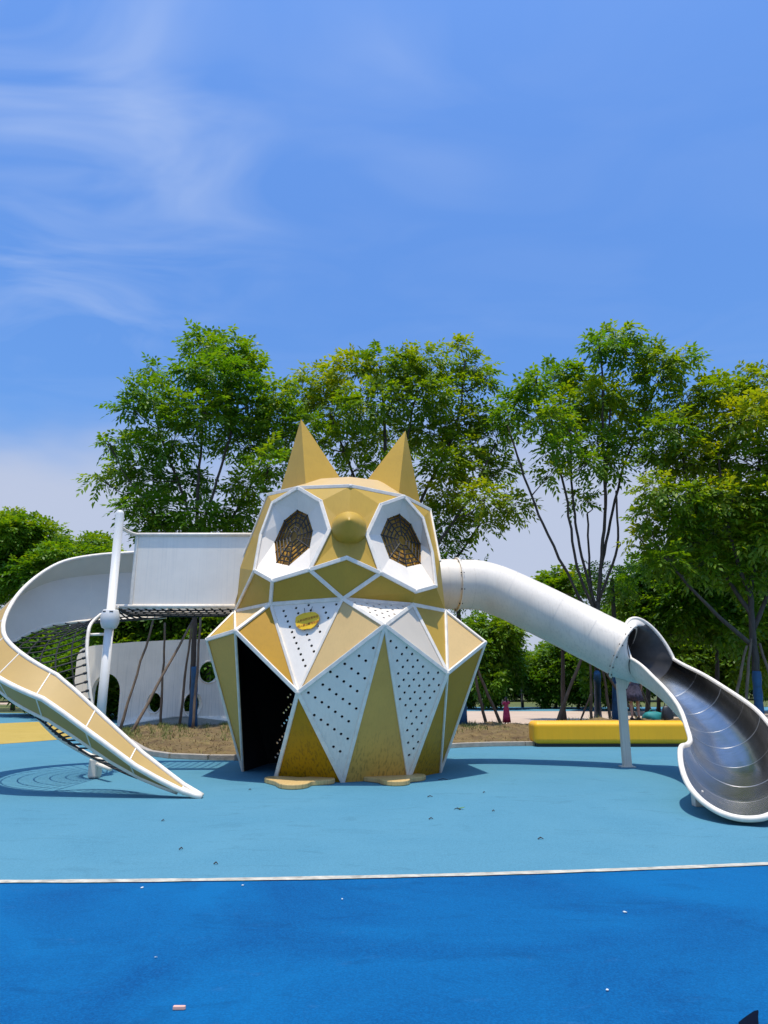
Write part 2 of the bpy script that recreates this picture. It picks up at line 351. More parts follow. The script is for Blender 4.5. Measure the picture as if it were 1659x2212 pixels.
# planting bed with straw: low mound with stone kerb
bed_front = [G(285, 1606), G(325, 1630), G(370, 1638), G(440, 1641), G(515, 1643), G(700, 1636), G(850, 1625), G(965, 1616), G(1060, 1612), G(1150, 1611), G(1300, 1610), G(1520, 1611)]
bed_back = [G(262, 1578), G(300, 1573), G(350, 1571), G(430, 1569), G(510, 1568), G(640, 1567), G(760, 1567), G(900, 1567), G(1000, 1567), G(1130, 1566), G(1300, 1566), G(1540, 1566)]
def mound(x, y): return 0.40 * math.exp(-((x - 7.2) / 2.6) ** 2 - ((y - 20.9) / 1.5) ** 2)
def bed_height(u, v, x, y):
    e = min(1, v * 5) * min(1, (1 - v) * 4) * min(1, u * 8 + 0.15)
    return 0.03 + mound(x, y) + e * (0.13 + 0.05 * math.sin(x * 2.1 + y) + 0.03 * math.sin(x * 5.3 - y * 2.7) + 0.02 * math.sin(x * 11 + y * 7))
def build_bed():
    bf = catmull([(p.x, p.y, 0) for p in bed_front], 8); bb = catmull([(p.x, p.y, 0) for p in bed_back], 8)
    n = len(bf); m = 26; V = []; F = []
    for j in range(m + 1):
        for i in range(n):
            p = bf[i] * (1 - j / m) + bb[i] * (j / m); V.append((p[0], p[1], bed_height(i / (n - 1), j / m, p[0], p[1])))
    for j in range(m):
        for i in range(n - 1): F.append((j * n + i, j * n + i + 1, (j + 1) * n + i + 1, (j + 1) * n + i))
    structure(mesh_obj('planting_bed', V, F, 'soil', smooth=True))
    # kerb blocks along the front edge
    k = structure(mesh_obj('kerb', [(0, 0, -.3), (.1, 0, -.3), (0, .1, -.3)], [(0, 1, 2)], 'concrete'))
    d = np.array(bf); seg = np.r_[0, np.cumsum(np.linalg.norm(np.diff(d, axis=0), axis=1))]
    L = 0.9; s0 = 0
    while s0 + L < seg[-1]:
        a = Vector([np.interp(s0 + .006, seg, d[:, q]) for q in range(3)]); b = Vector([np.interp(s0 + L - .006, seg, d[:, q]) for q in range(3)])
        X = (b - a).normalized(); Y = Vector((-X.y, X.x, 0)); c = (a + b) / 2 - Y * 0.06; c.z = 0.055
        o = MB().box(c, ((b - a).length, 0.12, 0.11), (X, Y, Vector((0, 0, 1)))).build('kerb_stone', 'concrete', k); bevel(o, 0.012)
        s0 += L
    # loose straw and dry blades
    V = []; F = []
    for q in range(9000):
        i = random.random() * (n - 1); j = random.random() ** 1.3; i0 = int(i); t = i - i0
        p = (bf[i0] * (1 - t) + bf[min(i0 + 1, n - 1)] * t) * (1 - j) + (bb[i0] * (1 - t) + bb[min(i0 + 1, n - 1)] * t) * j
        z = bed_height(i / (n - 1), j, p[0], p[1]); a = random.random() * 6.28; l = random.uniform(.06, .22); h = random.uniform(0, .07)
        w = 0.008; dx, dy = math.cos(a) * l, math.sin(a) * l; b = len(V)
        V += [(p[0] - dy / l * w, p[1] + dx / l * w, z), (p[0] + dy / l * w, p[1] - dx / l * w, z), (p[0] + dx, p[1] + dy, z + h + .01)]; F.append((b, b + 1, b + 2))
    V2 = []; F2 = []
    for q in range(9000):
        i = random.random() * (n - 1); j = 1 - random.random() ** 1.7 * .75; i0 = int(i); t = i - i0
        if math.sin(i * 1.3) + math.sin(i * .41 + 1) + random.gauss(0, .5) < 0.2: continue
        p = (bf[i0] * (1 - t) + bf[min(i0 + 1, n - 1)] * t) * (1 - j) + (bb[i0] * (1 - t) + bb[min(i0 + 1, n - 1)] * t) * j
        z = bed_height(i / (n - 1), j, p[0], p[1]) - .01; a = random.random() * 6.28; w = .009; h = random.uniform(.05, .17); b = len(V2)
        V2 += [(p[0] - w, p[1], z), (p[0] + w, p[1], z), (p[0] + math.cos(a) * .06, p[1] + math.sin(a) * .06, z + h)]; F2.append((b, b + 1, b + 2))
    tag(mesh_obj('grass_tufts', V2, F2, 'bedgrass'), 'thin green grass growing through the back of the planting bed', 'grass', kind='stuff')
    tag(mesh_obj('straw', V, F, 'drygrass'), 'dry straw and blades strewn over the brown planting bed', 'straw', kind='stuff')
build_bed()

# ------------------------------------------------------------------ the owl
OC = Vector((-0.72, 13.2, 0))
def cyl(x, y, r):
    D = ray(x, y); ox, oy = -OC.x, -OC.y
    a = D.x ** 2 + D.y ** 2; b = 2 * (ox * D.x + oy * D.y); c = ox * ox + oy * oy - r * r
    q = b * b - 4 * a * c
    t = (-b - math.sqrt(q)) / (2 * a) if q > 0 else -b / (2 * a)
    return O0 + D * t
def pol(r, ang, z): return Vector((OC.x + r * math.cos(R(ang)), OC.y + r * math.sin(R(ang)), z))

def build_owl():
    owl = thing('owl_playhouse', 'large faceted owl-shaped playhouse in gold and perforated white panels with pointed ears', 'playhouse', OC)
    v = {}
    def add(k, x, y, r): v[k] = cyl(x, y, r)
    for k, x, y in (('b0', 525, 1673), ('b1', 595, 1685), ('b2', 741, 1689), ('b3', 882, 1675), ('b4', 950, 1660)):
        p = cyl(x, y, 1.76); d = Vector((p.x - OC.x, p.y - OC.y, 0)); v[k] = OC + d
    add('SL', 447, 1382, 2.62); add('L1', 509, 1363, 2.5); add('M', 644, 1496, 2.36); add('N', 831, 1351, 2.56); add('Q', 966, 1454, 2.42); add('S', 1048, 1388, 2.64)
    add('CL', 508, 1321, 1.99); add('C1', 585, 1305, 1.97); add('K', 741, 1294, 1.95); add('C2', 891, 1306, 1.97); add('CR', 962, 1320, 1.99)
    add('HL', 517, 1227, 2.0); add('HR', 950, 1212, 2.0)
    add('P', 749, 1205, 2.13); add('NC', 754, 1142, 1.905)
    add('A', 579, 1069, 1.60); add('C', 757, 1050, 1.64); add('E', 929, 1102, 1.66)
    # left eye outline / right eye outline, clockwise from the top
    le = [('e0', 644, 1054, 1.62), ('e1', 693, 1083, 1.76), ('e2', 712, 1145, 1.93), ('e3', 669, 1231, 2.13), ('e4', 589, 1255, 2.13), ('e5', 550, 1233, 2.10), ('e6', 564, 1155, 1.90), ('e7', 589, 1087, 1.72)]
    re = [('f0', 872, 1073, 1.64), ('f1', 913, 1120, 1.76), ('f2', 933, 1194, 1.95), ('f3', 941, 1266, 2.12), ('f4', 898, 1278, 2.13), ('f5', 822, 1238, 2.13), ('f6', 792, 1155, 1.93), ('f7', 822, 1091, 1.76)]
    for q in le + re: add(*q)
    li = [(642, 1101, 1.49), (665, 1112, 1.52), (676, 1147, 1.60), (669, 1183, 1.70), (624, 1222, 1.80), (597, 1216, 1.80), (593, 1171, 1.68), (614, 1124, 1.55)]
    ri = [(863, 1110, 1.49), (888, 1132, 1.54), (909, 1175, 1.66), (909, 1218, 1.77), (878, 1225, 1.80), (841, 1206, 1.77), (822, 1155, 1.63), (837, 1120, 1.53)]
    for k, q in enumerate(li): v['i%d' % k] = cyl(*q)
    for k, q in enumerate(ri): v['j%d' % k] = cyl(*q)
    # back rings
    rings = {'base': ([('b4')], 1.76, 0.0), 'sh': ([('S')], 2.6, 2.2), 'co': ([('CR')], 1.99, 2.84), 'he': ([('HR')], 2.0, 3.6), 'to': ([('E')], 1.64, 4.86)}
    for nm, (_, r, z) in rings.items():
        for a in (35, 65, 90, 120, 150):
            v['%s%d' % (nm, a)] = pol(r, a, z - (0.55 if nm == 'sh' and a in (65, 120) else 0))
    cen = Vector((OC.x, OC.y, 2.6))
    def panel(keys, m, perf=None, name='panel'):
        pts = [v[k] for k in keys]
        c = sum(pts, Vector()) / len(pts)
        n = (pts[1] - pts[0]).cross(pts[2] - pts[0]).normalized()
        if n.dot(c - Vector((OC.x, OC.y, c.z))) < 0: pts = pts[::-1]; n = -n
        if perf:
            X = Vector((0, 0, 1)).cross(n); X.normalize(); Y = n.cross(X); o0 = c
            p2 = [Vector(((p - o0).dot(X), (p - o0).dot(Y))) for p in pts]
            verts = list(p2); faces = [list(range(len(p2)))]
            def inside(q, mrg):
                for i in range(len(p2)):
                    a, b = p2[i], p2[(i + 1) % len(p2)]; e = (b - a).normalized()
                    if e.x * (q.y - a.y) - e.y * (q.x - a.x) < mrg: return False
                return True
            A, B = Vector(perf[0]), Vector(perf[1]); hs = 8; nh = 0
            for i in range(-30, 31):
                for j in range(-30, 31):
                    q = A * i + B * j + Vector((0.013, 0.021))
                    if inside(q, 0.055):
                        st = len(verts); rr = 0.0235
                        verts += [q + Vector((math.cos(2 * math.pi * k / hs), math.sin(2 * math.pi * k / hs))) * rr for k in range(hs)]
                        faces.append([st + k for k in range(hs)]); nh += 1
            ov, oe, of, *_r = delaunay_2d_cdt(verts, [], faces, 0, 1e-6)
            fid = _r[2]
            ff = [f for f, src in zip(of, fid) if len(src) == 1 and src[0] == 0]
            o = mesh_obj(name, [o0 + X * q.x + Y * q.y for q in ov], [tuple(f) for f in ff], m, owl)
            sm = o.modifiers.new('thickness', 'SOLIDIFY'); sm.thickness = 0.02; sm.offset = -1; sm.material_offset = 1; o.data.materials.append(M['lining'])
        else:
            th = 0.028
            ins = []
            k = len(pts); V = list(pts) + [p - n * th for p in pts]
            F = [tuple(range(k)), tuple(range(2 * k - 1, k - 1, -1))] + [(i, i + k, (i + 1) % k + k, (i + 1) % k) for i in range(k)]
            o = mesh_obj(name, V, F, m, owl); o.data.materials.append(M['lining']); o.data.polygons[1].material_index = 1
        return o
    # belly and skirt
    panel(('SL', 'b0', 'L1'), 'bronze'); panel(('CL', 'L1', 'SL'), 'gold'); panel(('CL', 'C1', 'L1'), 'tan')
    panel(('C1', 'M', 'L1'), 'mustard')
    panel(('C1', 'K', 'M'), 'white', ((0.055, -0.095), (0.215, 0.045)), 'perforated_panel')
    panel(('K', 'N', 'M'), 'tan')
    panel(('K', 'C2', 'N'), 'white', ((0.09, -0.085), (0.115, 0.07)), 'perforated_panel')
    panel(('C2', 'Q', 'N'), 'greige'); panel(('C2', 'CR', 'Q'), 'gold'); panel(('CR', 'S', 'Q'), 'tan')
    panel(('M', 'b2', 'b1'), 'mustard')
    panel(('M', 'N', 'b2'), 'white', ((0.105, -0.075), (0.215, 0.125)), 'perforated_panel')
    panel(('N', 'b3', 'b2'), 'bronze')
    panel(('N', 'Q', 'b3'), 'white', ((0.115, -0.10), (0.065, 0.105)), 'perforated_panel')
    panel(('Q', 'b4', 'b3'), 'mustard'); panel(('Q', 'S', 'b4'), 'mustard')
    # cheeks and face
    panel(('e3', 'P', 'K'), 'gold'); panel(('P', 'f5', 'K'), 'gold')
    panel(('e4', 'e3', 'K'), 'gold'); panel(('e4', 'K', 'C1'), 'gold'); panel(('e5', 'e4', 'C1'), 'gold'); panel(('e5', 'C1', 'CL'), 'gold'); panel(('HL', 'e5', 'CL'), 'gold')
    panel(('f5', 'f4', 'K'), 'gold'); panel(('f4', 'C2', 'K'), 'gold'); panel(('f3', 'C2', 'f4'), 'gold'); panel(('f3', 'CR', 'C2'), 'gold'); panel(('HR', 'CR', 'f3'), 'gold')
    fan = ['C', 'e1', 'e2', 'e3', 'P', 'f5', 'f6', 'f7']
    for i in range(8): panel(('NC', fan[i], fan[(i + 1) % 8]), 'gold')
    panel(('e0', 'C', 'e1'), 'gold'); panel(('C', 'f0', 'f7'), 'gold'); panel(('A', 'e0', 'e7'), 'gold'); panel(('f0', 'E', 'f1'), 'gold')
    panel(('A', 'e7', 'e6'), 'gold'); panel(('A', 'e6', 'HL'), 'gold'); panel(('e6', 'e5', 'HL'), 'gold')
    panel(('E', 'f1', 'f2'), 'gold'); panel(('E', 'f2', 'HR'), 'gold'); panel(('f2', 'f3', 'HR'), 'gold')
    # back
    seq = {'base': ['b4'] + ['base%d' % a for a in (35, 65, 90, 120, 150)] + ['b0'], 'sh': ['S'] + ['sh%d' % a for a in (35, 65, 90, 120, 150)] + ['SL'],
           'co': ['CR'] + ['co%d' % a for a in (35, 65, 90, 120, 150)] + ['CL'], 'he': ['HR'] + ['he%d' % a for a in (35, 65, 90, 120, 150)] + ['HL'],
           'to': ['E'] + ['to%d' % a for a in (35, 65, 90, 120, 150)] + ['A']}
    lv = ['base', 'sh', 'co', 'he', 'to']; cols = {('base', 2): 'white', ('sh', 1): 'tan', ('sh', 3): 'white', ('sh', 4): 'mustard'}
    for q in range(4):
        for i in range(6):
            a, b = seq[lv[q]], seq[lv[q + 1]]
            m = cols.get((lv[q], i), 'gold')
            pf = ((0.11, -0.08), (0.20, 0.12)) if m == 'white' else None
            nm = 'perforated_panel' if pf else 'panel'
            if (lv[q], i) == ('base', 4):
                panel((a[i], a[i + 1], b[i]), 'white', ((0.08, -0.06), (0.11, 0.10)), 'perforated_panel'); panel((a[i + 1], b[i + 1], b[i]), 'gold')
            else:
                panel((a[i], a[i + 1], b[i]), m, pf, nm); panel((a[i + 1], b[i + 1], b[i]), m, pf, nm)
    # roof
    top = ['A', 'e0', 'C', 'f0', 'E', 'to35', 'to65', 'to90', 'to120', 'to150']
    cap = []
    for k in top:
        d = v[k] - OC; d.z = 0; d.normalize(); v['r' + k] = OC + d * 0.92 + Vector((0, 0, 5.2)); cap.append('r' + k)
    for i in range(len(top)):
        j = (i + 1) % len(top); panel((top[i], top[j], 'r' + top[j]), 'tan', name='roof_panel'); panel((top[i], 'r' + top[j], 'r' + top[i]), 'tan', name='roof_panel')
    mesh_obj('roof_cap', [v[k] for k in cap] + [OC + Vector((0, 0, 5.32))], [(i, (i + 1) % len(cap), len(cap)) for i in range(len(cap))], 'tan', owl)
    # frame bars
    E = 'A-e0 e0-C C-f0 f0-E A-HL E-HR e3-P P-f5 e3-K f5-K e4-C1 e5-CL CL-C1 C1-K K-C2 C2-CR CL-L1 L1-SL CL-SL L1-C1 L1-M C1-M K-M K-N M-N N-C2 N-Q C2-Q CR-Q CR-S S-Q SL-b0 L1-b0 M-b1 M-b2 N-b2 N-b3 Q-b3 Q-b4 S-b4'.split()
    for q in ('e', 'f'):
        for k in range(8): E.append('%s%d-%s%d' % (q, k, q, (k + 1) % 8))
    for nm in ('sh', 'co', 'to'):
        s = seq[nm]; E += ['%s-%s' % (s[i], s[i + 1]) for i in range(6)]
    for i in range(1, 6): E += ['%s-%s' % (seq['base'][i], seq['sh'][i])]
    for e in E:
        a, b = e.split('-'); p, q = v[a], v[b]
        thin = 0.021 if e in ('Q-b4', 'K-M', 'A-HL', 'E-HR') else (0.026 if e in ('CL-SL', 'L1-b0', 'N-b3', 'N-b2', 'C1-M') else 0.033)
        c = (p + q) / 2; out = c - Vector((OC.x, OC.y, c.z)); out.normalize(); Z = (q - p).normalized(); Y = (out - Z * out.dot(Z)).normalized(); X = Y.cross(Z)
        o = MB().box(c + Y * 0.008, (2 * thin, 0.036, (q - p).length + thin * 1.2), (X, Y, Z)).build('frame_bar', 'frame', owl); bevel(o, 0.009, 2)
    for k, p in v.items():      # node plates where bars meet
        if k in ('L1', 'M', 'N', 'Q', 'S', 'SL', 'K', 'C1', 'C2', 'CL', 'CR', 'e0', 'C', 'f0', 'A', 'E', 'e3', 'f5', 'P', 'e4', 'e5', 'f3', 'f4'):
            MB().lathe(p, [(0.0, -0.036), (0.026, -0.03), (0.036, 0), (0.026, 0.03), (0.0, 0.036)], 10).build('frame_node', 'frame', owl, True)
    # eyes: funnel facets, amber backing, web grille
    for q, w in (('e', 'i'), ('f', 'j')):
        eye = thing('eye', 'recessed white eye funnel with web grille', None, OC); del eye['category']; del eye['label']
        eye.parent = owl; eye.location = (0, 0, 0)
        pts = [v['%s%d' % (w, k)] for k in range(8)]; c = sum(pts, Vector()) / 8
        n = Vector()
        for k in range(8): n += (pts[k] - c).cross(pts[(k + 1) % 8] - c)
        n.normalize()
        if n.y > 0: n = -n
        def sub(o): o.parent = eye; o.matrix_parent_inverse = Matrix.Translation(-OC); return o
        for k in range(8):
            l = (k + 1) % 8
            a, b, cc, dd = v['%s%d' % (q, k)], v['%s%d' % (q, l)], v['%s%d' % (w, l)], v['%s%d' % (w, k)]
            for tri in ((a, b, cc), (a, cc, dd)):
                nn = (tri[1] - tri[0]).cross(tri[2] - tri[0]).normalized()
                if nn.y > 0: nn = -nn
                V = list(tri) + [p - nn * 0.015 for p in tri]
                sub(mesh_obj('socket_facet', V, [(0, 1, 2), (5, 4, 3), (0, 3, 4, 1), (1, 4, 5, 2), (2, 5, 3, 0)], 'white'))
        bk = [p - n * 0.09 for p in pts]
        sub(mesh_obj('pupil_backing', bk + pts, [tuple(range(8))] + [(k, (k + 1) % 8, (k + 1) % 8 + 8, k + 8) for k in range(8)], 'amber'))
        g = MB()
        for f in (0.2, 0.36, 0.54, 0.72, 0.88):
            ringp = [c + (p - c) * f for p in pts]
            for k in range(8): g.tube([ringp[k], ringp[(k + 1) % 8]], 0.0125, 5)
        for k in range(8):
            g.tube([c + (pts[k] - c) * 0.2, pts[k]], 0.0125, 5)
            mdp = (pts[k] + pts[(k + 1) % 8]) / 2; g.tube([c + (mdp - c) * 0.54, mdp], 0.0095, 5)
        sub(g.build('grille', 'grille'))
    # nose cone: points out and slightly upward
    nb = v['NC']; ax = Vector((0.05, -1.0, 0.10)).normalized()
    MB().lathe(nb - ax * 0.10, [(0.28, 0.0), (0.30, 0.06), (0.295, 0.13), (0.265, 0.21), (0.205, 0.32), (0.135, 0.42), (0.075, 0.495), (0.03, 0.54), (0.0, 0.55)], 28, ax).build('beak', 'gold', owl, True)
    # ears: four-sided spikes standing on the roof
    for tip, L_, F_, R_, bk in ((P(650, 905, 13.0), P(608, 1052, 13.1), P(660, 1043, 12.35), P(735, 1033, 12.9), Vector((-1.45, 14.1, 5.0))),
                                (P(876, 930, 13.0), P(794, 1036, 12.9), P(862, 1063, 12.35), P(907, 1083, 13.15), Vector((0.15, 14.1, 5.0)))):
        cc = (L_ + F_ + R_ + bk) / 4
        low = [p + (p - tip).normalized() * 0.12 for p in (L_, F_, R_, bk)]
        ear = mesh_obj('ear', low + [tip + (p - tip).normalized() * 0.05 for p in low] + [tip], [(0, 1, 5, 4), (1, 2, 6, 5), (2, 3, 7, 6), (3, 0, 4, 7), (4, 5, 8), (5, 6, 8), (6, 7, 8), (7, 4, 8), (3, 2, 1, 0)], 'gold', owl)
    # foot plates: flat toes
    for nm, cx, cy, sgn in (('l', 642, 1695, 1), ('r', 849, 1688, 1)):
        c = G(cx, cy); pts = []
        for k in range(48):
            a = 2 * math.pi * k / 48
            r = 0.43 + 0.13 * math.cos(3 * (a + math.pi / 2) + (.25 if nm == 'l' else -.2)) + 0.03 * math.cos(5 * a + 1)
            pts.append((c.x + r * 1.12 * math.cos(a), c.y + r * 1.0 * math.sin(a)))
        V = [(x, y, 0.006) for x, y in pts] + [(x, y, 0.075) for x, y in pts]
        bevel(mesh_obj('foot_plate', V, [tuple(range(47, -1, -1)), tuple(range(48, 96))] + [(k, (k + 1) % 48, (k + 1) % 48 + 48, k + 48) for k in range(48)], 'tan', owl), 0.012)
    # plaque hanging on the chest panel: a thing of its own
    n = (v['K'] - v['C1']).cross(v['M'] - v['C1']).normalized()
    if n.y > 0: n = -n
    def onp(x, y, off):
        r = ray(x, y); t = (v['C1'] - O0).dot(n) / r.dot(n); return O0 + r * t + n * off
    pc = onp(666, 1343, 0.03)
    pl = thing('notice_plaque', 'small yellow cloud-edged notice plaque with red lettering on the white dotted chest panel', 'plaque', pc)
    ed = [(641, 1336), (648, 1331), (657, 1327), (666, 1325.5), (675, 1324), (683, 1325), (690, 1330), (692, 1336), (690, 1343), (686, 1349), (681, 1355), (674, 1360), (664, 1361), (655, 1362.5), (648, 1360), (642, 1355), (640, 1346)]
    V = [onp(x, y, 0.045) for x, y in ed] + [onp(x, y, 0.028) for x, y in ed]; k = len(ed)
    mesh_obj('plate', V, [tuple(range(k)), tuple(range(2 * k - 1, k - 1, -1))] + [(i, i + k, (i + 1) % k + k, (i + 1) % k) for i in range(k)], 'plaque', pl)
    for (x0, y0), (x1, y1) in (((658, 1314), (661, 1329)), ((675, 1311), (673, 1327))):
        MB().tube([onp(x0, y0, 0.01), onp(x1, y1, 0.045)], 0.004, 5).build('wire', 'dark_metal', pl)
    for txt, (x, y), sz in (('人多勿挤注意安全', (667, 1339.5), 0.046), ('成人禁止攀爬玩耍', (667.5, 1351.0), 0.046)):
        cu = bpy.data.curves.new('lettering', 'FONT'); cu.body = txt; cu.size = sz; cu.align_x = 'CENTER'; cu.align_y = 'CENTER'; cu.extrude = 0.001; cu.offset = 0.0
        cu.materials.append(M['red']); tmp = bpy.data.objects.new('tmp', cu); COL.objects.link(tmp)
        bpy.context.view_layer.update(); me = bpy.data.meshes.new_from_object(tmp.evaluated_get(bpy.context.evaluated_depsgraph_get()))
        bpy.data.objects.remove(tmp); t = bpy.data.objects.new('lettering', me); COL.objects.link(t)
        X = (onp(700, 1336, 0) - onp(640, 1352, 0)).normalized(); Y = n.cross(X).normalized()
        if Y.z < 0: Y = -Y
        mw = Matrix((X, Y, n)).transposed().to_4x4(); mw.translation = onp(x, y, 0.048) - pc
        t.parent = pl; t.matrix_local = mw
    return v
OV = build_owl()

# ------------------------------------------------------------------ tube slide on the right
def frames(path):
    """side / normal per station of a sweep; the normal stays as upright as the slope allows"""
    out = []
    for i, p in enumerate(path):
        t = (path[min(i + 1, len(path) - 1)] - path[max(i - 1, 0)]).normalized()
        s = t.cross(Vector((0, 0, 1))).normalized(); n = s.cross(t).normalized(); out.append((t, s, n))
    return out
def build_slide():
    root = thing('tube_slide', 'white enclosed tube slide from the owl side ending in a curved open steel chute', 'slide', G(1355, 1657))
    px = [(930, 1262, 13.9), (985, 1262, 14.0), (1040, 1265, 14.08), (1098, 1285, 14.05), (1200, 1334, 13.85), (1280, 1374, 13.62), (1347, 1408, 13.36)]
    tube = [Vector(q) for q in catmull([P(*q) for q in px], 8)]
    rT = 0.50; NS = 40
    fr = frames(tube)
    # white tube in segments (lap joints)
    cuts = list(range(0, len(tube), 4)); 
    if cuts[-1] != len(tube) - 1: cuts.append(len(tube) - 1)
    for c in range(len(cuts) - 1):
        mb = []; F = []; idx = list(range(cuts[c], cuts[c + 1] + 1)); r0 = rT + 0.003 * (c % 2)
        for i in idx:
            t, s, n = fr[i]
            mb += [tube[i] + (s * math.sin(a) - n * math.cos(a)) * r0 for a in np.linspace(-math.pi, math.pi, NS, endpoint=False)]
        for q in range(len(idx) - 1):
            for k in range(NS): F.append((q * NS + k, q * NS + (k + 1) % NS, (q + 1) * NS + (k + 1) % NS, (q + 1) * NS + k))
        mesh_obj('tube_segment', mb, F, 'offwhite', root, True)
    V = []; F = []                                 # inner skin, its dark tone standing in for shade inside the tube
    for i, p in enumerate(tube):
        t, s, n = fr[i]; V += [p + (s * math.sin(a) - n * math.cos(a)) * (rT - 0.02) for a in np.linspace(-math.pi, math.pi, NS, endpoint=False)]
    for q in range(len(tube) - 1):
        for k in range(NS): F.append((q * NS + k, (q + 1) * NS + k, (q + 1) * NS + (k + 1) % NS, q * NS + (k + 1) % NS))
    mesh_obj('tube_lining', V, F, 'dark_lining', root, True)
    # flanges
    def flange(i, w, extra, bolts):
        t, s, n = fr[i]; c = tube[i]; mb = MB()
        prof = [(rT - 0.01, -w), (rT + extra, -w), (rT + extra, w), (rT - 0.01, w), (rT - 0.01, -w)]
        Vv = []; Ff = []
        for r, h in prof[:4]:
            Vv += [c + t * h + (s * math.sin(a) - n * math.cos(a)) * r for a in np.linspace(-math.pi, math.pi, 48, endpoint=False)]
        for q in range(4):
            for k in range(48): Ff.append((q * 48 + k, q * 48 + (k + 1) % 48, ((q + 1) % 4) * 48 + (k + 1) % 48, ((q + 1) % 4) * 48 + k))
        fl = mesh_obj('flange', Vv, Ff, 'offwhite', root, False); bevel(fl, 0.008)
        for a in np.linspace(-math.pi, math.pi, bolts, endpoint=False):
            p = c + (s * math.sin(a) - n * math.cos(a)) * (rT + extra * 0.55)
            o = MB().lathe(p - t * (w + 0.02), [(0.013, 0), (0.013, 2 * w + 0.04)], 6, t).build('bolt', 'dark_metal', root)
    flange(8, 0.016, 0.045, 10); flange(len(tube) - 1, 0.018, 0.05, 14)
    # open chute: stations (axis point, radius, half opening angle measured from straight down)
    st = [((4.98, 13.16, 1.94), .50, 90), ((5.13, 12.75, 1.73), .50, 90), ((5.20, 12.3, 1.53), .51, 90), ((5.22, 11.7, 1.29), .53, 90),
          ((5.15, 11.1, 1.08), .55, 90), ((4.98, 10.45, .83), .57, 90), ((4.84, 10.05, .73), .57, 88), ((4.66, 9.7, .67), .59, 90), ((4.50, 9.40, .65), .63, 92), ((4.36, 9.1, .655), .64, 82), ((4.22, 8.8, .665), .645, 70), ((4.08, 8.5, .68), .65, 55), ((3.97, 8.25, .70), .65, 38), ((3.88, 8.05, .72), .65, 15)]
    cc = catmull([(*a, r, h) for a, r, h in st], 6)
    ca = np.array(cc)
    for _ in range(3):
        cb = ca.copy(); cb[1:-1] = (ca[:-2] + 2 * ca[1:-1] + ca[2:]) / 4; cb[:3] = ca[:3]; cb[-6:, 4] = ca[-6:, 4]; ca = cb
    cc = list(ca)
    ax = [Vector(q[:3]) for q in cc]; rr = [q[3] for q in cc]; hh = [min(180, max(2, q[4])) for q in cc]
    f2 = frames(ax)
    NA = 36
    def section(i, dr): 
        t, s, n = f2[i]; return [ax[i] + (s * math.sin(a) - n * math.cos(a)) * (rr[i] + dr) for a in np.linspace(-R(hh[i]), R(hh[i]), NA)]
    n = len(ax)
    def skin(name, dr, m, i0, i1, flip):
        V = []; F = []
        for i in range(i0, i1 + 1): V += section(i, dr)
        for q in range(i1 - i0):
            for k in range(NA - 1):
                f = (q * NA + k, q * NA + k + 1, (q + 1) * NA + k + 1, (q + 1) * NA + k); F.append(f[::-1] if flip else f)
        return mesh_obj(name, V, F, m, root, True)
    skin('chute_shell', 0.012, 'offwhite', 0, n - 1, False)
    al = np.r_[0, np.cumsum([(ax[i + 1] - ax[i]).length for i in range(n - 1)])]
    segs = sorted({int(np.argmin(abs(al - q))) for q in np.arange(0, al[-1] - 1.1, 0.60)}) + [n - 1]
    for q in range(len(segs) - 1): 
        if segs[q + 1] > segs[q]: skin('steel_segment', -0.012 - 0.003 * (q % 2), 'steel', segs[q], segs[q + 1], True)
    for q in segs[1:-1]:
        t, s, nn = f2[q]
        MB().tube([p for p in section(q, -0.0125)], 0.0036, 5).build('weld_seam', 'seam', root, True)
    # hood: loft from the flange circle to the arched mouth
    s0 = section(0, 0.0); Lp, Rp = s0[0], s0[-1]; c1 = (Lp + Rp) / 2; apex = Vector((4.82, 13.42, 2.71))
    arch = [c1 + (Rp - Lp) / 2 * math.cos(t) + (apex - c1) * math.sin(t) for t in np.linspace(0, math.pi, NA + 2)][1:-1]
    mouth = s0 + arch; nm = len(mouth); t, sv, nv = fr[-1]; angs = [a for a in np.linspace(-math.pi / 2, math.pi / 2, NA)] + [a for a in np.linspace(math.pi / 2, 3 * math.pi / 2, NA + 2)][1:-1]
    def loft(name, dr, m, flip):
        V = []; F = []; K = 7
        for q in range(K + 1):
            f = q / K
            for k in range(nm):
                a = angs[k]; p = tube[-1] + (sv * math.sin(a) - nv * math.cos(a)) * (rT + dr); e = mouth[k] + (mouth[k] - c1).normalized() * dr
                bul = t * 0.10 * math.sin(math.pi * f)
                V.append(p.lerp(e, f) + bul * 0.6)
        for q in range(K):
            for k in range(nm):
                g = (q * nm + k, q * nm + (k + 1) % nm, (q + 1) * nm + (k + 1) % nm, (q + 1) * nm + k); F.append(g[::-1] if flip else g)
        return mesh_obj(name, V, F, m, root, True)
    loft('hood', 0.012, 'offwhite', False); loft('hood_lining', -0.012, 'dark_lining', True)  # inside of the hood carries the same painted-in shade
    # rolled rim: one closed loop round the whole opening
    left = [section(i, 0.0)[0] for i in range(0, n)]; right = [section(i, 0.0)[-1] for i in range(0, n)]
    loop = left + section(n - 1, 0.0)[1:-1] + right[::-1] + arch
    clean = [loop[0]]
    for p in loop[1:]:
        if (p - clean[-1]).length > 0.03: clean.append(p)
    MB().tube(clean, 0.034, 10, closed=True).build('rim', 'frame', root, True)
    # legs
    b = G(1355, 1657); topz = 1.50
    X = Vector((1, 0, 0)); leg = MB().box((b.x, b.y, topz / 2 + 0.003), (0.155, 0.11, topz - 0.006)).build('leg', 'offwhite', root); bevel(leg, 0.012)
    V = [(b.x - .13, b.y, topz + .22), (b.x + .20, b.y, topz + .12), (b.x + .09, b.y, topz - .10), (b.x - .08, b.y, topz - .10)]
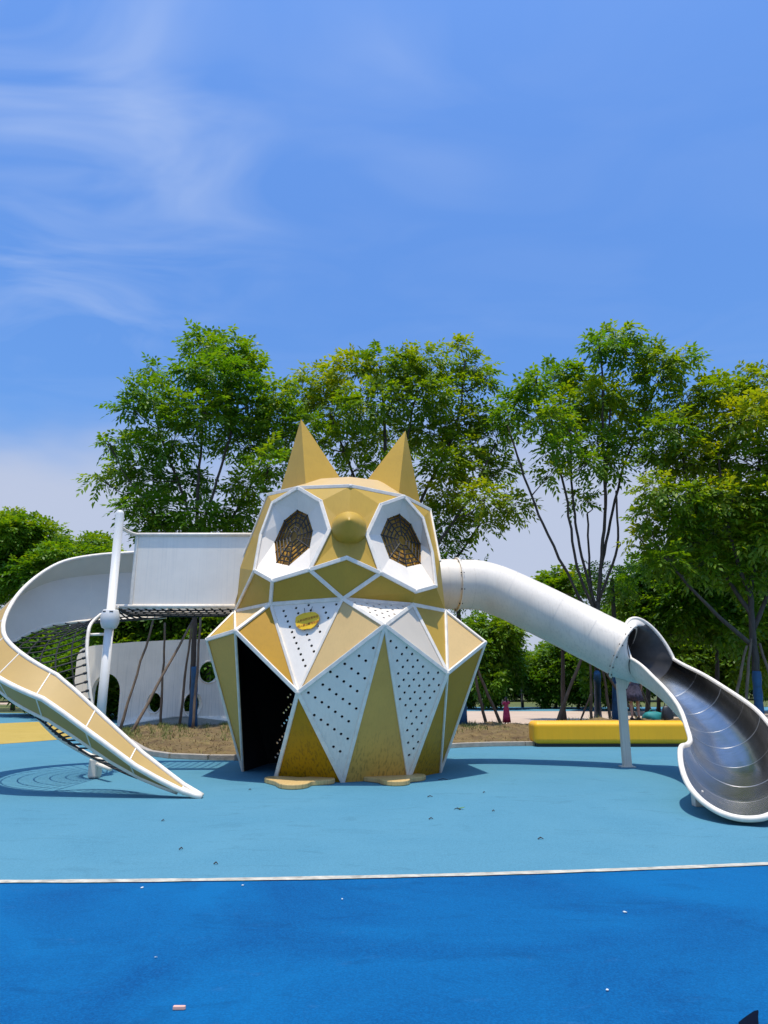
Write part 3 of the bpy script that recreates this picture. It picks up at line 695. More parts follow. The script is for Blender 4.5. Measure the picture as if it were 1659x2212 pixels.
    V2 = [(x, y - 0.075, z) for x, y, z in V] + [(x, y - 0.06, z) for x, y, z in V]
    mesh_obj('bracket', V2, [(0, 1, 2, 3), (7, 6, 5, 4)] + [(i, i + 4, (i + 1) % 4 + 4, (i + 1) % 4) for i in range(4)], 'offwhite', root)
    bp = MB().box((b.x, b.y, 0.012), (0.26, 0.2, 0.014)).build('base_plate', 'offwhite', root)
    l2 = MB().box((3.90, 9.24, 0.10), (0.12, 0.12, 0.19)).build('foot', 'offwhite', root); bevel(l2, 0.01)
build_slide()

# ------------------------------------------------------------------ spiral net climber on the left with its bridge
PC = Vector((-4.70, 12.0, 0))
def build_spiral():
    root = thing('spiral_climber', 'white spiral climbing ramp with sand-coloured outer panels and rope net round a pole', 'climber', PC)
    ph = np.array([78, 90, 120, 145, 167, 194, 218, 238, 264, 270])
    zT = np.array([4.12, 4.09, 3.98, 3.76, 3.28, 2.68, 2.26, 2.03, 1.69, 1.60])
    dO = np.array([.34, .34, .34, .34, .34, .34, .35, .35, .34, .32])
    dB = np.array([1.0, 1.0, .95, .85, .66, .45, .34, .29, .29, .29])
    rTs = np.array([1.78, 1.76, 1.74, 1.71, 1.66, 1.59, 1.60, 1.64, 1.73, 1.76])
    def smooth_at(a, xs, ys):
        w = np.exp(-((np.linspace(a - 24, a + 24, 25) - a) / 11.0) ** 2); return float((np.interp(np.linspace(a - 24, a + 24, 25), np.r_[30, xs, 330], np.r_[2 * ys[0] - np.interp(126, xs, ys), ys, 2 * ys[-1] - np.interp(210, xs, ys)]) * w).sum() / w.sum())
    rows = []
    for a in np.linspace(78, 270, 65):
        t, o, b = (smooth_at(a, ph, q) for q in (zT, dO, dB)); c, s = math.cos(R(a)), math.sin(R(a)); rt = smooth_at(a, ph, rTs)
        k = np.interp(a, [78, 110], [1.10, 1.0])
        rows.append([Vector((PC.x + rt * c, PC.y + rt * s, t)), Vector((PC.x + (rt + .34) * c, PC.y + (rt + .34) * s, t - o)), Vector((PC.x + (rt + .1) * c, PC.y + (rt + .1) * s, t - o - b)), a])
    tx = [-4.70, -4.40, -3.78, -3.34, -3.03, -2.70, -2.42]; tT = [1.60, 1.39, .90, .56, .36, .16, .03]; tO = [.32, .29, .2, .15, .11, .06, .015]; tB = [.29, .28, .26, .18, .12, .06, .01]
    yT = [10.24, 10.2, 10.14, 10.1, 10.05, 9.97, 9.90]; yO = [9.9, 9.88, 9.86, 9.86, 9.86, 9.86, 9.86]; yB = [10.14, 10.15, 10.16, 10.12, 10.05, 9.97, 9.90]
    for x in np.linspace(-4.70, -2.42, 26)[1:]:
        i = lambda q: float(np.interp(x, tx, q))
        zt = i(tT); zo = max(0.02, zt - i(tO)); zb = max(0.012, zo - i(tB))
        rows.append([Vector((x, i(yT), zt)), Vector((x, i(yO), zo)), Vector((x, i(yB), zb)), 270 + (x + 4.7) * 40])
    n = len(rows)
    s = [0.0]
    for i in range(1, n): s.append(s[-1] + (rows[i][1] - rows[i - 1][1]).length)
    # shell: sand outside, white inside, in panels with pale joints
    L = s[-1]; step = 0.80; cut = []; tgt = 0.0
    for i in range(n):
        if s[i] >= tgt - 1e-6: cut.append(i); tgt += step
    if cut[-1] != n - 1: cut.append(n - 1)
    def strip3(name, a, b, off, m, i0, i1, flip):
        V = []; F = []
        for i in range(i0, i1 + 1):
            nrm = (rows[i][1] - (rows[i][0] + rows[i][2]) / 2); nrm.normalize()
            V += [rows[i][a] + nrm * off, rows[i][b] + nrm * off]
        for q in range(i1 - i0):
            f = (2 * q, 2 * q + 1, 2 * q + 3, 2 * q + 2); F.append(f if not flip else f[::-1])
        return mesh_obj(name, V, F, m, root, True)
    last = cut[-2]
    for q in range(len(cut) - 1):
        i0, i1 = cut[q], cut[q + 1]
        m = 'sand_panel' if i0 < last else 'frame'
        strip3('upper_panel', 0, 1, 0.008, m, i0, i1, False); strip3('lower_panel', 1, 2, 0.008, m, i0, i1, False)
    for q in cut[1:-1]:
        nrm = (rows[q][1] - (rows[q][0] + rows[q][2]) / 2).normalized() * 0.010
        MB().tube([rows[q][0] + nrm, rows[q][1] + nrm, rows[q][2] + nrm], 0.012, 5).build('joint_strip', 'frame', root)
    for q in range(len(cut) - 1): strip3('inner_panel', 0, 1, -0.008, 'white_in', cut[q], cut[q + 1], True); strip3('inner_panel', 1, 2, -0.008, 'white_in', cut[q], cut[q + 1], True)
    MB().tube([r[0] for r in rows], 0.034, 10).build('top_rail', 'frame', root, True)
    MB().tube([r[1] for r in rows if r[3] > 205], 0.040, 10).build('outer_rail', 'frame', root, True)
    MB().tube([r[2] + Vector((0, 0, 0.0)) for r in rows[:n - 4]], 0.032, 10).build('bottom_rail', 'frame', root, True)
    # central pole with ball clamp and foot
    MB().lathe(PC, [(0.075, 0.005), (0.075, 2.55), (0.072, 2.55), (0.072, 4.42), (0.062, 4.46), (0.04, 4.485), (0.0, 4.49)], 24).build('pole', 'pole_white', root, True)
    zc = 2.57
    cl = MB().lathe(PC + Vector((0, 0, zc)), [(0.08, -0.17), (0.12, -0.155), (0.15, -0.08), (0.158, 0.0), (0.15, 0.08), (0.13, 0.135), (0.125, 0.15), (0.08, 0.15)], 28).build('ball_clamp', 'pole_white', root, True)
    for a in (245, 295): 
        d = Vector((math.cos(R(a)), math.sin(R(a)), 0)); X = Vector((-d.y, d.x, 0))
        MB().box(PC + Vector((0, 0, zc + 0.115)) + d * 0.142, (0.06, 0.012, 0.014), (X, d, Vector((0, 0, 1)))).build('clamp_slot', 'dark_metal', root)
    bevel(MB().box(PC + Vector((0.0, -0.02, 0.16)), (0.15, 0.24, 0.30)).build('pole_foot', 'offwhite', root), 0.03, 3)
    MB().tube([PC + Vector((.05, -.1, .22)), PC + Vector((.45, -.55, .20))], 0.035, 8).build('foot_strut', 'frame', root, True)
    # inner rail: loose helix round the pole
    inner = []
    for a in np.linspace(60, 285, 40):
        z = float(np.interp(a, [60, 95, 140, 180, 225, 270, 285], [2.78, 2.76, 2.66, 2.42, 1.80, 1.00, 0.80])); rr = float(np.interp(a, [60, 110, 160, 225, 285], [.12, .30, .36, .30, .30]))
        inner.append(PC + Vector((rr * math.cos(R(a)), rr * math.sin(R(a)), z)))
    MB().tube(inner, 0.030, 8).build('inner_rail', 'frame', root, True)
    MB().tube([PC + Vector((-.36, 0, 2.30)), PC + Vector((-.05, 0, 2.31))], 0.022, 8).build('rail_stay', 'frame', root, True)
    low = catmull([P(76, 1541, 10.25), P(104, 1572, 10.35), P(132, 1596, 10.45), P(190, 1630, 10.6), P(245, 1652, 10.6), P(300, 1669, 10.35)], 8)
    MB().tube(low, [0.035] * len(low), 10).build('low_rail', 'frame', root, True)
    # rope net: helicoid between bottom rail and inner rail, then out to the low rail
    ni = len(inner)
    def inn(f): 
        q = f * (ni - 1); i = int(min(q, ni - 2)); return inner[i].lerp(inner[i + 1], q - i)
    net = MB(); na = 26; nrad = 6; grid = []
    for k in range(na + 1):
        f = k / na; idx = f * 64; i = int(min(idx, 63)); o = rows[i][2].lerp(rows[i + 1][2], idx - i); p = inn(min(1, f * 0.93 + 0.05))
        sagv = [o.lerp(p, g) - Vector((0, 0, 0.10 * math.sin(math.pi * g))) for g in np.linspace(0, 1, nrad + 1)]
        grid.append(sagv); net.tube(sagv, 0.0135, 5)
    for g in range(1, nrad): net.tube([grid[k][g] for k in range(na + 1)], 0.0125, 5)
    ln = [Vector(q) for q in low]; tl = [r[2] for r in rows[62:84]]
    for k in range(0, 20):
        f = k / 19; a = tl[int(f * (len(tl) - 1))]; b = ln[int(f * (len(ln) - 1))]; net.tube([a, (a + b) / 2 - Vector((0, 0, .04)), b], 0.0135, 5)
    net.tube([(tl[int(f * (len(tl) - 1))] + ln[int(f * (len(ln) - 1))]) / 2 - Vector((0, 0, .04)) for f in np.linspace(0, 1, 20)], 0.0125, 5)
    net.build('rope_net', 'black', root)
    knots = MB()
    for k in range(1, na, 1):
        for g in (nrad,): knots.lathe(grid[k][g] + (grid[k][g - 1] - grid[k][g]).normalized() * 0.05, [(0.006, -.05), (0.024, -.02), (0.024, .02), (0.006, .05)], 6, grid[k][g - 1] - grid[k][g])
    knots.build('rope_clamps', 'dark_metal', root)

    # bridge
    br = thing('bridge', 'white panelled footbridge with rope net floor between spiral climber and owl', 'bridge', (-3.6, 13.4, 0))
    yF, yB = 12.72, 14.05; zt, zb = 4.20, 2.86; x0 = -4.62; x1t, x1b = -2.42, -2.74
    def pan(y, name, xa):
        V = []; th = 0.03
        q = [(xa, zb), (x1b, zb), (x1t, zt), (xa, zt)]
        V = [(x, y, z) for x, z in q] + [(x, y + th, z) for x, z in q]
        bevel(mesh_obj('side_panel', V, [(0, 1, 2, 3), (7, 6, 5, 4)] + [(i, i + 4, (i + 1) % 4 + 4, (i + 1) % 4) for i in range(4)], 'offpanel', br), 0.004)
        MB().tube([(xa, y, zt), (x1t + .03, y, zt)], 0.036, 10).build('top_rail', 'frame', br, True)
        MB().tube([(xa - (.33 if name else 0), y, zb), (x1b + .02, y, zb)], 0.038, 10).build('bottom_rail', 'frame', br, True)
        MB().box((xa, y + .006, (zt + zb) / 2), (0.055, 0.055, zt - zb)).build('post', 'frame', br)
    pan(yF, True, x0); pan(yB, False, -4.75)
    MB().tube([Vector(q) for q in catmull([(x0, yF, zt), (-4.69, yF - .16, zt), (-4.74, yF - .42, zt + .02), (PC.x, PC.y + .05, zt + .03)], 5)], 0.032, 8).build('rail_return', 'frame', br, True)
    net = MB()
    for k in range(15):
        x = -4.85 + k * 0.152; net.tube([(x, yF, zb - .02), (x + .03, (yF + yB) / 2, zb - .09), (x, yB, zb - .02)], 0.015, 5)
    for k in range(1, 9):
        f = k / 9; y = yF + (yB - yF) * f; z = zb - .02 - .07 * math.sin(math.pi * f); net.tube([(-4.9, y, z), (-3.7, y, z - .02), (x1b + .05, y, z)], 0.014, 5)
    net.build('rope_net', 'black', br)
M['white_in'] = mat('ramp_inner_white', (0.78, 0.70, 0.575), 0.5, 0, 0.05, 2.0)
M['pole_white'] = mat('pole_white', (0.74, 0.70, 0.63), 0.4, 0, 0.04, 2.0)
M['offpanel'] = mat('bridge_panel_white', (0.90, 0.80, 0.665), 0.5, 0, 0.04, 3.0); add_streaks(M['offpanel'], (0.55, 0.52, 0.46), 7.0, 0.22)
build_spiral()

# ------------------------------------------------------------------ yellow bench block
def build_bench():
    a = G(1151, 1612); b = G(1505, 1612); cx = (a.x + b.x) / 2; y = 18.25
    root = thing('yellow_bench', 'long low glossy yellow bench block with rounded edges beside the straw bed', 'bench', (cx, y, 0))
    bevel(MB().box((cx, y, 0.045), (b.x - a.x - 0.12, 0.62, 0.09)).build('plinth', 'dark_metal', root), 0.01)
    n = 1; w = (b.x - a.x) / n
    for k in range(n):
        bevel(MB().box((a.x + w * (k + .5), y, 0.335), (w - 0.006, 0.8, 0.52)).build('seat_block', 'bench', root), 0.11, 6)
build_bench()

# ------------------------------------------------------------------ white wall with round openings
def build_wall():
    a = P(150, 1575, 26.6); b = P(560, 1572, 28.2); a.z = b.z = 0; root = thing('white_wall', 'curved white rendered wall pierced by an arch and round holes', 'wall', (a + b) / 2)
    A = Vector((a.x, a.y)); B = Vector((b.x, b.y)); Lw = (B - A).length
    def to3(u, v):
        f = u / Lw; p = A.lerp(B, f); q = (B - A).normalized(); nrm = Vector((q.y, -q.x))
        p = p + nrm * (0.5 * math.sin(math.pi * min(1, max(0, f))) + 0.12 * math.sin(f * 14)); return Vector((p.x, p.y, v))
    # sample outline + holes, in (length, height)
    topv = lambda f: np.interp(f, [0, .012, .03, .08, .3, .7, 1], [2.5, 2.75, 2.84, 2.92, 3.08, 3.22, 3.25])
    out = []
    fs = np.linspace(0, 1, 80)
    ua, ub = None, None
    def find(px, py):
        best = None
        for u in np.linspace(0, Lw, 400):
            p = to3(u, 0); r = ray(px, py); t = p.y / r.y; x = r.x * t; z = CAM_H + r.z * t
            e = abs(x - p.x)
            if best is None or e < best[0]: best = (e, u, z)
        return best[1], best[2]
    uh = [find(452, 1452) + (.36, .40), find(333, 1518) + (.26, .36), find(416, 1522) + (.32, .44)]
    ud, _ = find(222, 1560); dw = 0.5; dh = 1.9
    ud2, _ = find(190, 1560)
    out = [Vector((f * Lw, topv(f))) for f in fs[::-1]]
    out += [Vector((0, 0))]
    arch = [Vector((ud - dw, 0.0))] + [Vector((ud - dw * math.cos(t), 1.2 + 0.7 * math.sin(t))) for t in np.linspace(0, math.pi, 17)] + [Vector((ud + dw, 0.0))]
    out += arch + [Vector((Lw, 0))]
    verts = list(out); faces = [list(range(len(out)))]
    for u, z, rx, rz in uh:
        st = len(verts); verts += [Vector((u + rx * math.cos(t), z + rz * math.sin(t))) for t in np.linspace(0, 2 * math.pi, 28, endpoint=False)]
        faces.append([st + k for k in range(28)])
    for u in np.linspace(.1, Lw - .1, 60):       # interior points so that the sheet can bend
        for z in (0.35, 0.8, 1.1, 1.6, 2.1, 2.5):
            q = Vector((u, z))
            if abs(u - ud) < dw + .1 and z < 2.1: continue
            if any(((u - c[0]) / (c[2] + .08)) ** 2 + ((z - c[1]) / (c[3] + .08)) ** 2 < 1 for c in uh): continue
            verts.append(q)
    ov, oe, of, a1, a2, a3 = delaunay_2d_cdt(verts, [], faces, 0, 1e-6)
    ff = [tuple(f) for f, src in zip(of, a3) if list(src) == [0]]
    o = mesh_obj('wall_body', [to3(q.x, q.y) for q in ov], ff, 'wall', root, False)
    sm = o.modifiers.new('thickness', 'SOLIDIFY'); sm.thickness = 0.3; sm.offset = 1
    # ensure the sheet faces the camera so the thickness goes backwards
    n0 = o.data.polygons[0].normal
    sm.offset = -1 if n0.y < 0 else 1
    for u, z, rx, rz in uh:
        ring = [to3(u + (rx + .02) * math.cos(t), z + (rz + .02) * math.sin(t)) for t in np.linspace(0, 2 * math.pi, 28, endpoint=False)]
        MB().tube(ring, 0.03, 6, closed=True).build('hole_trim', 'frame', root, True)
build_wall()

# ------------------------------------------------------------------ trees
def leaf_mesh(name, pos, dirs, flen, pairs, llen, lwid, tint, m, parent, droop=0.35):
    """pinnate leaves: pos (n,3) bases, dirs (n,3) unit; every frond carries 2*pairs+1 folded leaflets"""
    n = len(pos)
    up = np.tile(np.array([0, 0, 1.0]), (n, 1)) + rng.normal(0, 0.35, (n, 3))
    side = np.cross(dirs, up); side /= np.linalg.norm(side, axis=1, keepdims=True) + 1e-9
    nor = np.cross(side, dirs)
    fl = flen * rng.uniform(0.7, 1.25, (n, 1)); V = []; T = []
    for k in range(pairs + 1):
        t = (k + 0.6) / (pairs + 0.6)
        base = pos + dirs * fl * t + np.array([0, 0, -1.0]) * fl * droop * t * t
        for sg in ((-1, 1) if k < pairs else (0,)):
            ld = dirs * (0.55 if sg else 1.0) + side * sg * 0.85 + np.array([0, 0, -0.26]) + rng.normal(0, 0.16, (n, 3))
            ld /= np.linalg.norm(ld, axis=1, keepdims=True)
            ll = llen * rng.uniform(0.75, 1.2, (n, 1)) * (1.0 - 0.25 * abs(t - 0.55))
            w = np.cross(ld, nor + rng.normal(0, 0.25, (n, 3))); w /= np.linalg.norm(w, axis=1, keepdims=True) + 1e-9
            mid = base + ld * ll * 0.45
            tip = base + ld * ll + np.array([0, 0, -1.0]) * ll * 0.16
            V.append(np.stack([base, mid + w * lwid * 0.5, tip, mid - w * lwid * 0.5], axis=1)); T.append(tint + rng.normal(0, 0.10, n))
    V = np.concatenate(V).reshape(-1, 3); T = np.clip(np.concatenate(T), 0, 1); nf = len(V) // 4
    me = bpy.data.meshes.new(name); me.vertices.add(len(V)); me.vertices.foreach_set('co', V.astype(np.float32).ravel())
    me.loops.add(4 * nf); me.loops.foreach_set('vertex_index', np.arange(4 * nf, dtype=np.int32))
    me.polygons.add(nf); me.polygons.foreach_set('loop_start', np.arange(0, 4 * nf, 4, dtype=np.int32)); me.polygons.foreach_set('loop_total', np.full(nf, 4, dtype=np.int32))
    at = me.attributes.new('tint', 'FLOAT', 'FACE'); at.data.foreach_set('value', T.astype(np.float32))
    me.update(calc_edges=True); me.validate(); me.materials.append(M[m])
    o = bpy.data.objects.new(name, me); COL.objects.link(o)
    if parent: attach(o, parent)
    o['kind'] = 'stuff'
    return o

NTREE = [0]
def tree(name, label, base, d, blobs, stems, leaf='leaf_green', dens=1.0, flen=0.52, pairs=4, llen=0.25, lwid=0.098, wrap=None, group=None, spread=1.0, rad=0.11, twigs=5, tint0=0.45, cat='tree', fill=0.85):
    """blobs: (px, py, rx, ry) leaf clumps measured in the photo at depth d, stems: list of [(px,py,dd)...] limb lines"""
    root = thing(name, label, cat, (base.x, base.y, 0), group)
    lr = random.Random(sum(map(ord, label)) + 31 * NTREE[0]); NTREE[0] += 1
    wood = MB(); nodes = []
    for si, st in enumerate(stems):
        pts = [P(x, y, d + dd) for x, y, dd in st]
        if si == 0: pts[0] = Vector((base.x, base.y, -0.05))
        cm = [Vector(q) for q in catmull(pts, 6)]
        r0 = rad * (1.0 if si == 0 else 0.55); r1 = 0.035
        rads = [r0 + (r1 - r0) * (i / (len(cm) - 1)) ** 0.8 for i in range(len(cm))]
        if si == 0: rads[0] *= 1.3
        wood.tube([p + Vector((lr.gauss(0, .015), lr.gauss(0, .015), 0)) for p in cm], rads, 8); nodes += list(zip(cm, rads))
    pos = []; dr = []; tn = []
    for bi, b in enumerate(blobs):
        x, y, rx, ry = b[:4]; dd = b[4] if len(b) > 4 else lr.uniform(-1.3, 1.3) * spread
        dpt = d + dd; c = P(x, y, dpt); k = ppm(dpt, c.z); ax = rx / k; az = ry / k; ay = (ax + az) * 0.55
        # branch from nearest lower limb point
        best = min(nodes, key=lambda q: (q[0] - c).length + max(0, q[0].z - c.z + 0.3) * 3)
        p0 = best[0]; mid = p0.lerp(c, 0.5) + Vector((lr.gauss(0, .12), lr.gauss(0, .12), -0.10 * (c - p0).length + lr.gauss(0, .05)))
        rb = min(best[1] * 0.7, 0.045)
        br = [Vector(q) for q in catmull([p0, mid, c], 4)]
        wood.tube(br, [rb + (0.012 - rb) * i / (len(br) - 1) for i in range(len(br))], 5)
        for q in range(twigs):
            e = c + Vector((lr.gauss(0, .5) * ax, lr.gauss(0, .5) * ay, lr.gauss(.15, .5) * az)); wood.tube([br[-3], c.lerp(e, .5) + Vector((0, 0, .05)), e], [0.012, 0.009, 0.005], 4)
        area = math.pi * ax * az
        nf = int(area * 70 * dens) + 6
        u = rng.normal(0, 1, (nf, 3)); u /= np.linalg.norm(u, axis=1, keepdims=True)
        rr = rng.uniform(0, 1, (nf, 1)) ** 0.42 * fill + 0.1 * rng.normal(0, 1, (nf, 1))
        pp = u * rr * np.array([ax, ay, az]); pp[:, 2] += 0.0
        pos.append(pp + np.array(c)); 
        dv = u * np.array([1, 1, 0.6]) + np.array([0, 0, 0.12]) + rng.normal(0, 0.35, (nf, 3)); dv /= np.linalg.norm(dv, axis=1, keepdims=True); dr.append(dv)
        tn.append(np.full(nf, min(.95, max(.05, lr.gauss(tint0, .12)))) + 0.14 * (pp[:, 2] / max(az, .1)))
    wood.build('trunk', 'bark', root, True)
    if wrap:
        (xa, ya), (xb, yb), w0, w1 = wrap
        bt = Vector((base.x, base.y, 0.02)); tp = P(xb, yb, d); 
        mp = MB(); pts = [bt.lerp(tp, f) for f in np.linspace(0, 1, 9)]
        mp.tube(pts, [w0 + (w1 - w0) * min(1, f * 2.2) + 0.008 * math.sin(f * 23) for f in np.linspace(0, 1, 9)], 14).build('trunk_wrap', 'wrap', root, True)
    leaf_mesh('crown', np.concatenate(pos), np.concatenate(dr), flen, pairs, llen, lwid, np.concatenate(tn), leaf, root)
    return root

ROW = 'young shade trees planted behind the owl'
tree('shade_tree', 'leafy round-crowned shade tree rising over the white bridge with blue wrapped trunk', G(416, 1576), 24.6,
     [(440, 745, 55, 30), (500, 760, 58, 38), (532, 800, 42, 40), (470, 812, 80, 45), (418, 800, 40, 32), (338, 802, 22, 18), (318, 850, 52, 32), (285, 882, 40, 24), (372, 868, 36, 26), (440, 890, 85, 46), (540, 880, 75, 48),
      (600, 850, 32, 30), (598, 925, 46, 55), (370, 950, 75, 40), (290, 962, 44, 26), (238, 957, 26, 12), (215, 1035, 20, 16), (268, 1012, 38, 22), (325, 1035, 58, 36), (410, 1045, 44, 34), (520, 960, 66, 40), (585, 1005, 46, 48),
      (535, 1050, 46, 34), (292, 1092, 36, 22), (345, 1102, 66, 36), (430, 1115, 56, 30), (520, 1110, 46, 32), (480, 1150, 60, 34), (390, 1150, 60, 30), (310, 1135, 36, 18)],
     [[(416, 1576, 0), (418, 1400, 0), (425, 1280, 0), (424, 1150, 0), (428, 1040, 0), (434, 960, 0), (440, 860, 0)], [(424, 1200, 0), (400, 1080, .3), (352, 960, .4), (330, 870, .3)], [(424, 1180, 0), (462, 1060, -.3), (500, 930, -.3), (520, 830, 0)],
      [(424, 1240, 0), (495, 1130, .4), (545, 1040, .5), (590, 940, .3)], [(425, 1260, 0), (360, 1150, -.4), (300, 1060, -.4)]],
     'leaf_green', 0.72, wrap=((416, 1576), (421, 1440), .17, .12), group=ROW, tint0=.5)
tree('shade_tree', 'wide yellow-green shade tree standing directly behind the ears of the owl', G(800, 1571), 25.2,
     [(690, 822, 54, 32), (655, 855, 36, 34), (760, 800, 54, 40), (820, 788, 54, 34), (880, 792, 48, 34), (930, 786, 50, 36), (995, 750, 24, 16), (1025, 790, 36, 34), (1052, 815, 20, 20), (980, 840, 56, 36), (900, 850, 76, 46), (800, 870, 76, 46),
      (720, 890, 66, 42), (655, 925, 44, 46), (985, 905, 52, 30), (1045, 895, 44, 20), (930, 935, 66, 42), (840, 945, 66, 42), (745, 955, 50, 42), (1000, 965, 52, 36), (955, 1000, 50, 34), (1065, 935, 44, 30), (1030, 1010, 48, 32), (1082, 1015, 36, 24),
      (960, 1065, 56, 38), (1050, 1075, 54, 34), (1115, 1095, 42, 24), (958, 1125, 54, 40), (1040, 1130, 42, 28), (965, 1175, 32, 26), (850, 1005, 36, 26), (775, 1010, 34, 26)],
     [[(800, 1571, 0), (803, 1350, 0), (810, 1150, 0), (830, 1000, 0), (830, 900, 0), (822, 820, 0)], [(810, 1180, 0), (760, 1020, .4), (715, 900, .3)], [(812, 1120, 0), (870, 980, -.3), (900, 850, -.2)], [(806, 1280, 0), (910, 1080, .3), (985, 920, .4), (1005, 780, .2)],
      [(805, 1320, 0), (930, 1190, -.3), (1010, 1080, -.3), (1070, 960, 0)], [(803, 1340, 0), (960, 1230, .3), (1040, 1130, .3)]],
     'leaf_bright', 0.62, group=ROW, tint0=.54, rad=.14)
tree('shade_tree', 'sparse multi-stemmed shade tree with bare stems showing above the tube slide', G(1292, 1562), 24.3,
     [(1330, 730, 55, 24), (1295, 748, 36, 20), (1372, 758, 46, 30), (1432, 782, 54, 24), (1482, 770, 24, 16), (1420, 822, 44, 26), (1200, 812, 54, 24), (1250, 822, 44, 26), (1160, 822, 34, 16), (1112, 872, 38, 24), (1098, 905, 28, 20), (1230, 872, 64, 36), (1190, 905, 44, 30),
      (1320, 882, 58, 40), (1300, 850, 34, 34), (1378, 882, 34, 24), (1210, 968, 42, 24), (1290, 955, 42, 32), (1340, 960, 32, 28), (1268, 1000, 30, 22), (1192, 1020, 22, 18), (1258, 1075, 20, 22), (1400, 920, 26, 20), (1330, 1010, 26, 22), (1230, 930, 40, 28), (1135, 840, 26, 16)],
     [[(1292, 1562, 0), (1289, 1400, 0), (1292, 1300, 0), (1300, 1200, 0), (1308, 1090, 0), (1312, 980, 0), (1318, 880, 0)], [(1291, 1330, 0), (1252, 1180, .3), (1238, 1080, .3), (1232, 960, .2), (1228, 870, .1)], [(1290, 1360, 0), (1195, 1180, -.3), (1140, 1050, -.4), (1098, 920, -.3)],
      [(1291, 1340, 0), (1246, 1220, -.2), (1220, 1060, -.2), (1170, 900, -.1), (1150, 830, 0)], [(1300, 1220, 0), (1328, 1080, .3), (1372, 940, .3), (1420, 830, .2)], [(1308, 1100, 0), (1302, 900, -.2), (1300, 760, -.2)], [(1292, 1300, 0), (1334, 1180, -.3), (1330, 1060, -.3)], [(1290, 1380, 0), (1275, 1250, .5), (1268, 1110, .5)]],
     'leaf_green', 0.78, wrap=((1292, 1562), (1290, 1455), .17, .12), group=ROW, tint0=.58, rad=.10, twigs=4)
tree('shade_tree', 'dense dark-trunked shade tree rising behind the open steel chute', P(1640, 1560, 23).xy.to_3d(), 23.0,
     [(1480, 862, 50, 24), (1550, 846, 62, 30), (1625, 826, 54, 30), (1450, 920, 44, 32), (1530, 912, 74, 40), (1620, 900, 66, 46), (1430, 982, 40, 34), (1500, 992, 74, 40), (1600, 990, 76, 46), (1410, 1052, 34, 28), (1480, 1072, 66, 40), (1570, 1072, 76, 46), (1640, 1080, 46, 56),
      (1398, 1112, 28, 24), (1460, 1142, 56, 34), (1550, 1152, 74, 44), (1630, 1162, 56, 46), (1432, 1205, 52, 28), (1505, 1222, 54, 30), (1585, 1235, 54, 38), (1645, 1240, 36, 34), (1700, 870, 66, 50), (1720, 990, 76, 70), (1700, 1130, 66, 60), (1780, 920, 70, 60), (1800, 1060, 70, 70), (1380, 1160, 24, 18)],
     [[(1640, 1560, 0), (1632, 1420, 0), (1622, 1300, 0), (1630, 1180, 0), (1640, 1040, 0), (1640, 920, 0)], [(1625, 1330, 0), (1560, 1230, .3), (1500, 1110, .4), (1470, 960, .3)], [(1624, 1300, 0), (1575, 1150, -.3), (1550, 980, -.3)], [(1628, 1360, 0), (1690, 1200, .2), (1720, 1010, .2)], [(1630, 1400, 0), (1530, 1310, -.4), (1440, 1210, -.4)]],
     'leaf_bright', 0.85, group=ROW, tint0=.52, spread=.6, rad=.15, wrap=((1640, 1560), (1634, 1450), .17, .14))

def crown_blobs(cx, cy, w, h, n, seed):
    r = random.Random(seed); out = []
    for k in range(n):
        a = r.random() * 6.283; q = math.sqrt(r.random()) * 0.82
        out.append((cx + math.cos(a) * q * w / 2, cy + math.sin(a) * q * h / 2, w * r.uniform(.14, .24), h * r.uniform(.13, .22)))
    return out
def simple_tree(label, bx, by, d, cx, cy, w, h, n, seed, leaf='leaf_far', dens=.6, tint=.45, name='tree', group='trees standing beyond the plaza', size=1.0):
    b = P(bx, by, d); b.z = 0
    return tree(name, label, b, d, crown_blobs(cx, cy, w, h, n, seed), [[(bx, by, 0), (bx + (cx - bx) * .3, by + (cy - by) * .5, 0), (cx, cy + h * .1, 0)], [(bx + (cx - bx) * .25, by + (cy - by) * .45, 0), (cx - w * .2, cy, .3)], [(bx + (cx - bx) * .25, by + (cy - by) * .45, 0), (cx + w * .22, cy - h * .05, -.3)]],
                leaf, dens, 0.55 * size, 3, 0.30 * size, 0.14 * size, group=group, spread=w / ppm(d) * 0.28, twigs=2, tint0=tint, rad=.12)
# second row and far trees, each with its own place
simple_tree('round green tree seen beyond the plaza next to the owl wing', 1045, 1524, 46, 1055, 1420, 150, 190, 30, 3)
simple_tree('broad tree seen under the tube slide beyond the plaza', 1200, 1520, 48, 1205, 1430, 170, 140, 30, 4, tint=.35)
simple_tree('green tree beyond the plaza behind the grey slide post', 1320, 1522, 44, 1330, 1410, 170, 190, 30, 5, tint=.4)
simple_tree('bushy tree low behind the upper steel chute', 1420, 1520, 38, 1430, 1350, 210, 190, 34, 6, tint=.42)
simple_tree('dark tree filling the gap behind the middle of the steel chute', 1530, 1522, 36, 1535, 1380, 200, 220, 36, 8, tint=.36)
simple_tree('yellow-green tree at the far edge beyond the chute rim', 1690, 1522, 40, 1680, 1370, 190, 240, 34, 9, leaf='leaf_bright', tint=.6)
simple_tree('small tree top showing over the sloping white tube', 1215, 1520, 31, 1215, 1262, 130, 60, 16, 10, tint=.42)
simple_tree('rounded tree standing far beyond the spiral ramp rim', 30, 1520, 44, 30, 1200, 230, 190, 40, 12, leaf='leaf_green', tint=.52, group='trees beyond the spiral ramp')
simple_tree('lower flat-topped tree between spiral ramp and pole', 190, 1520, 46, 180, 1212, 170, 110, 26, 13, leaf='leaf_green', tint=.55, group='trees beyond the spiral ramp')
simple_tree('tree glimpsed behind the rope net of the spiral ramp', 110, 1520, 36, 120, 1430, 240, 190, 40, 14, tint=.30, group='trees beyond the spiral ramp')
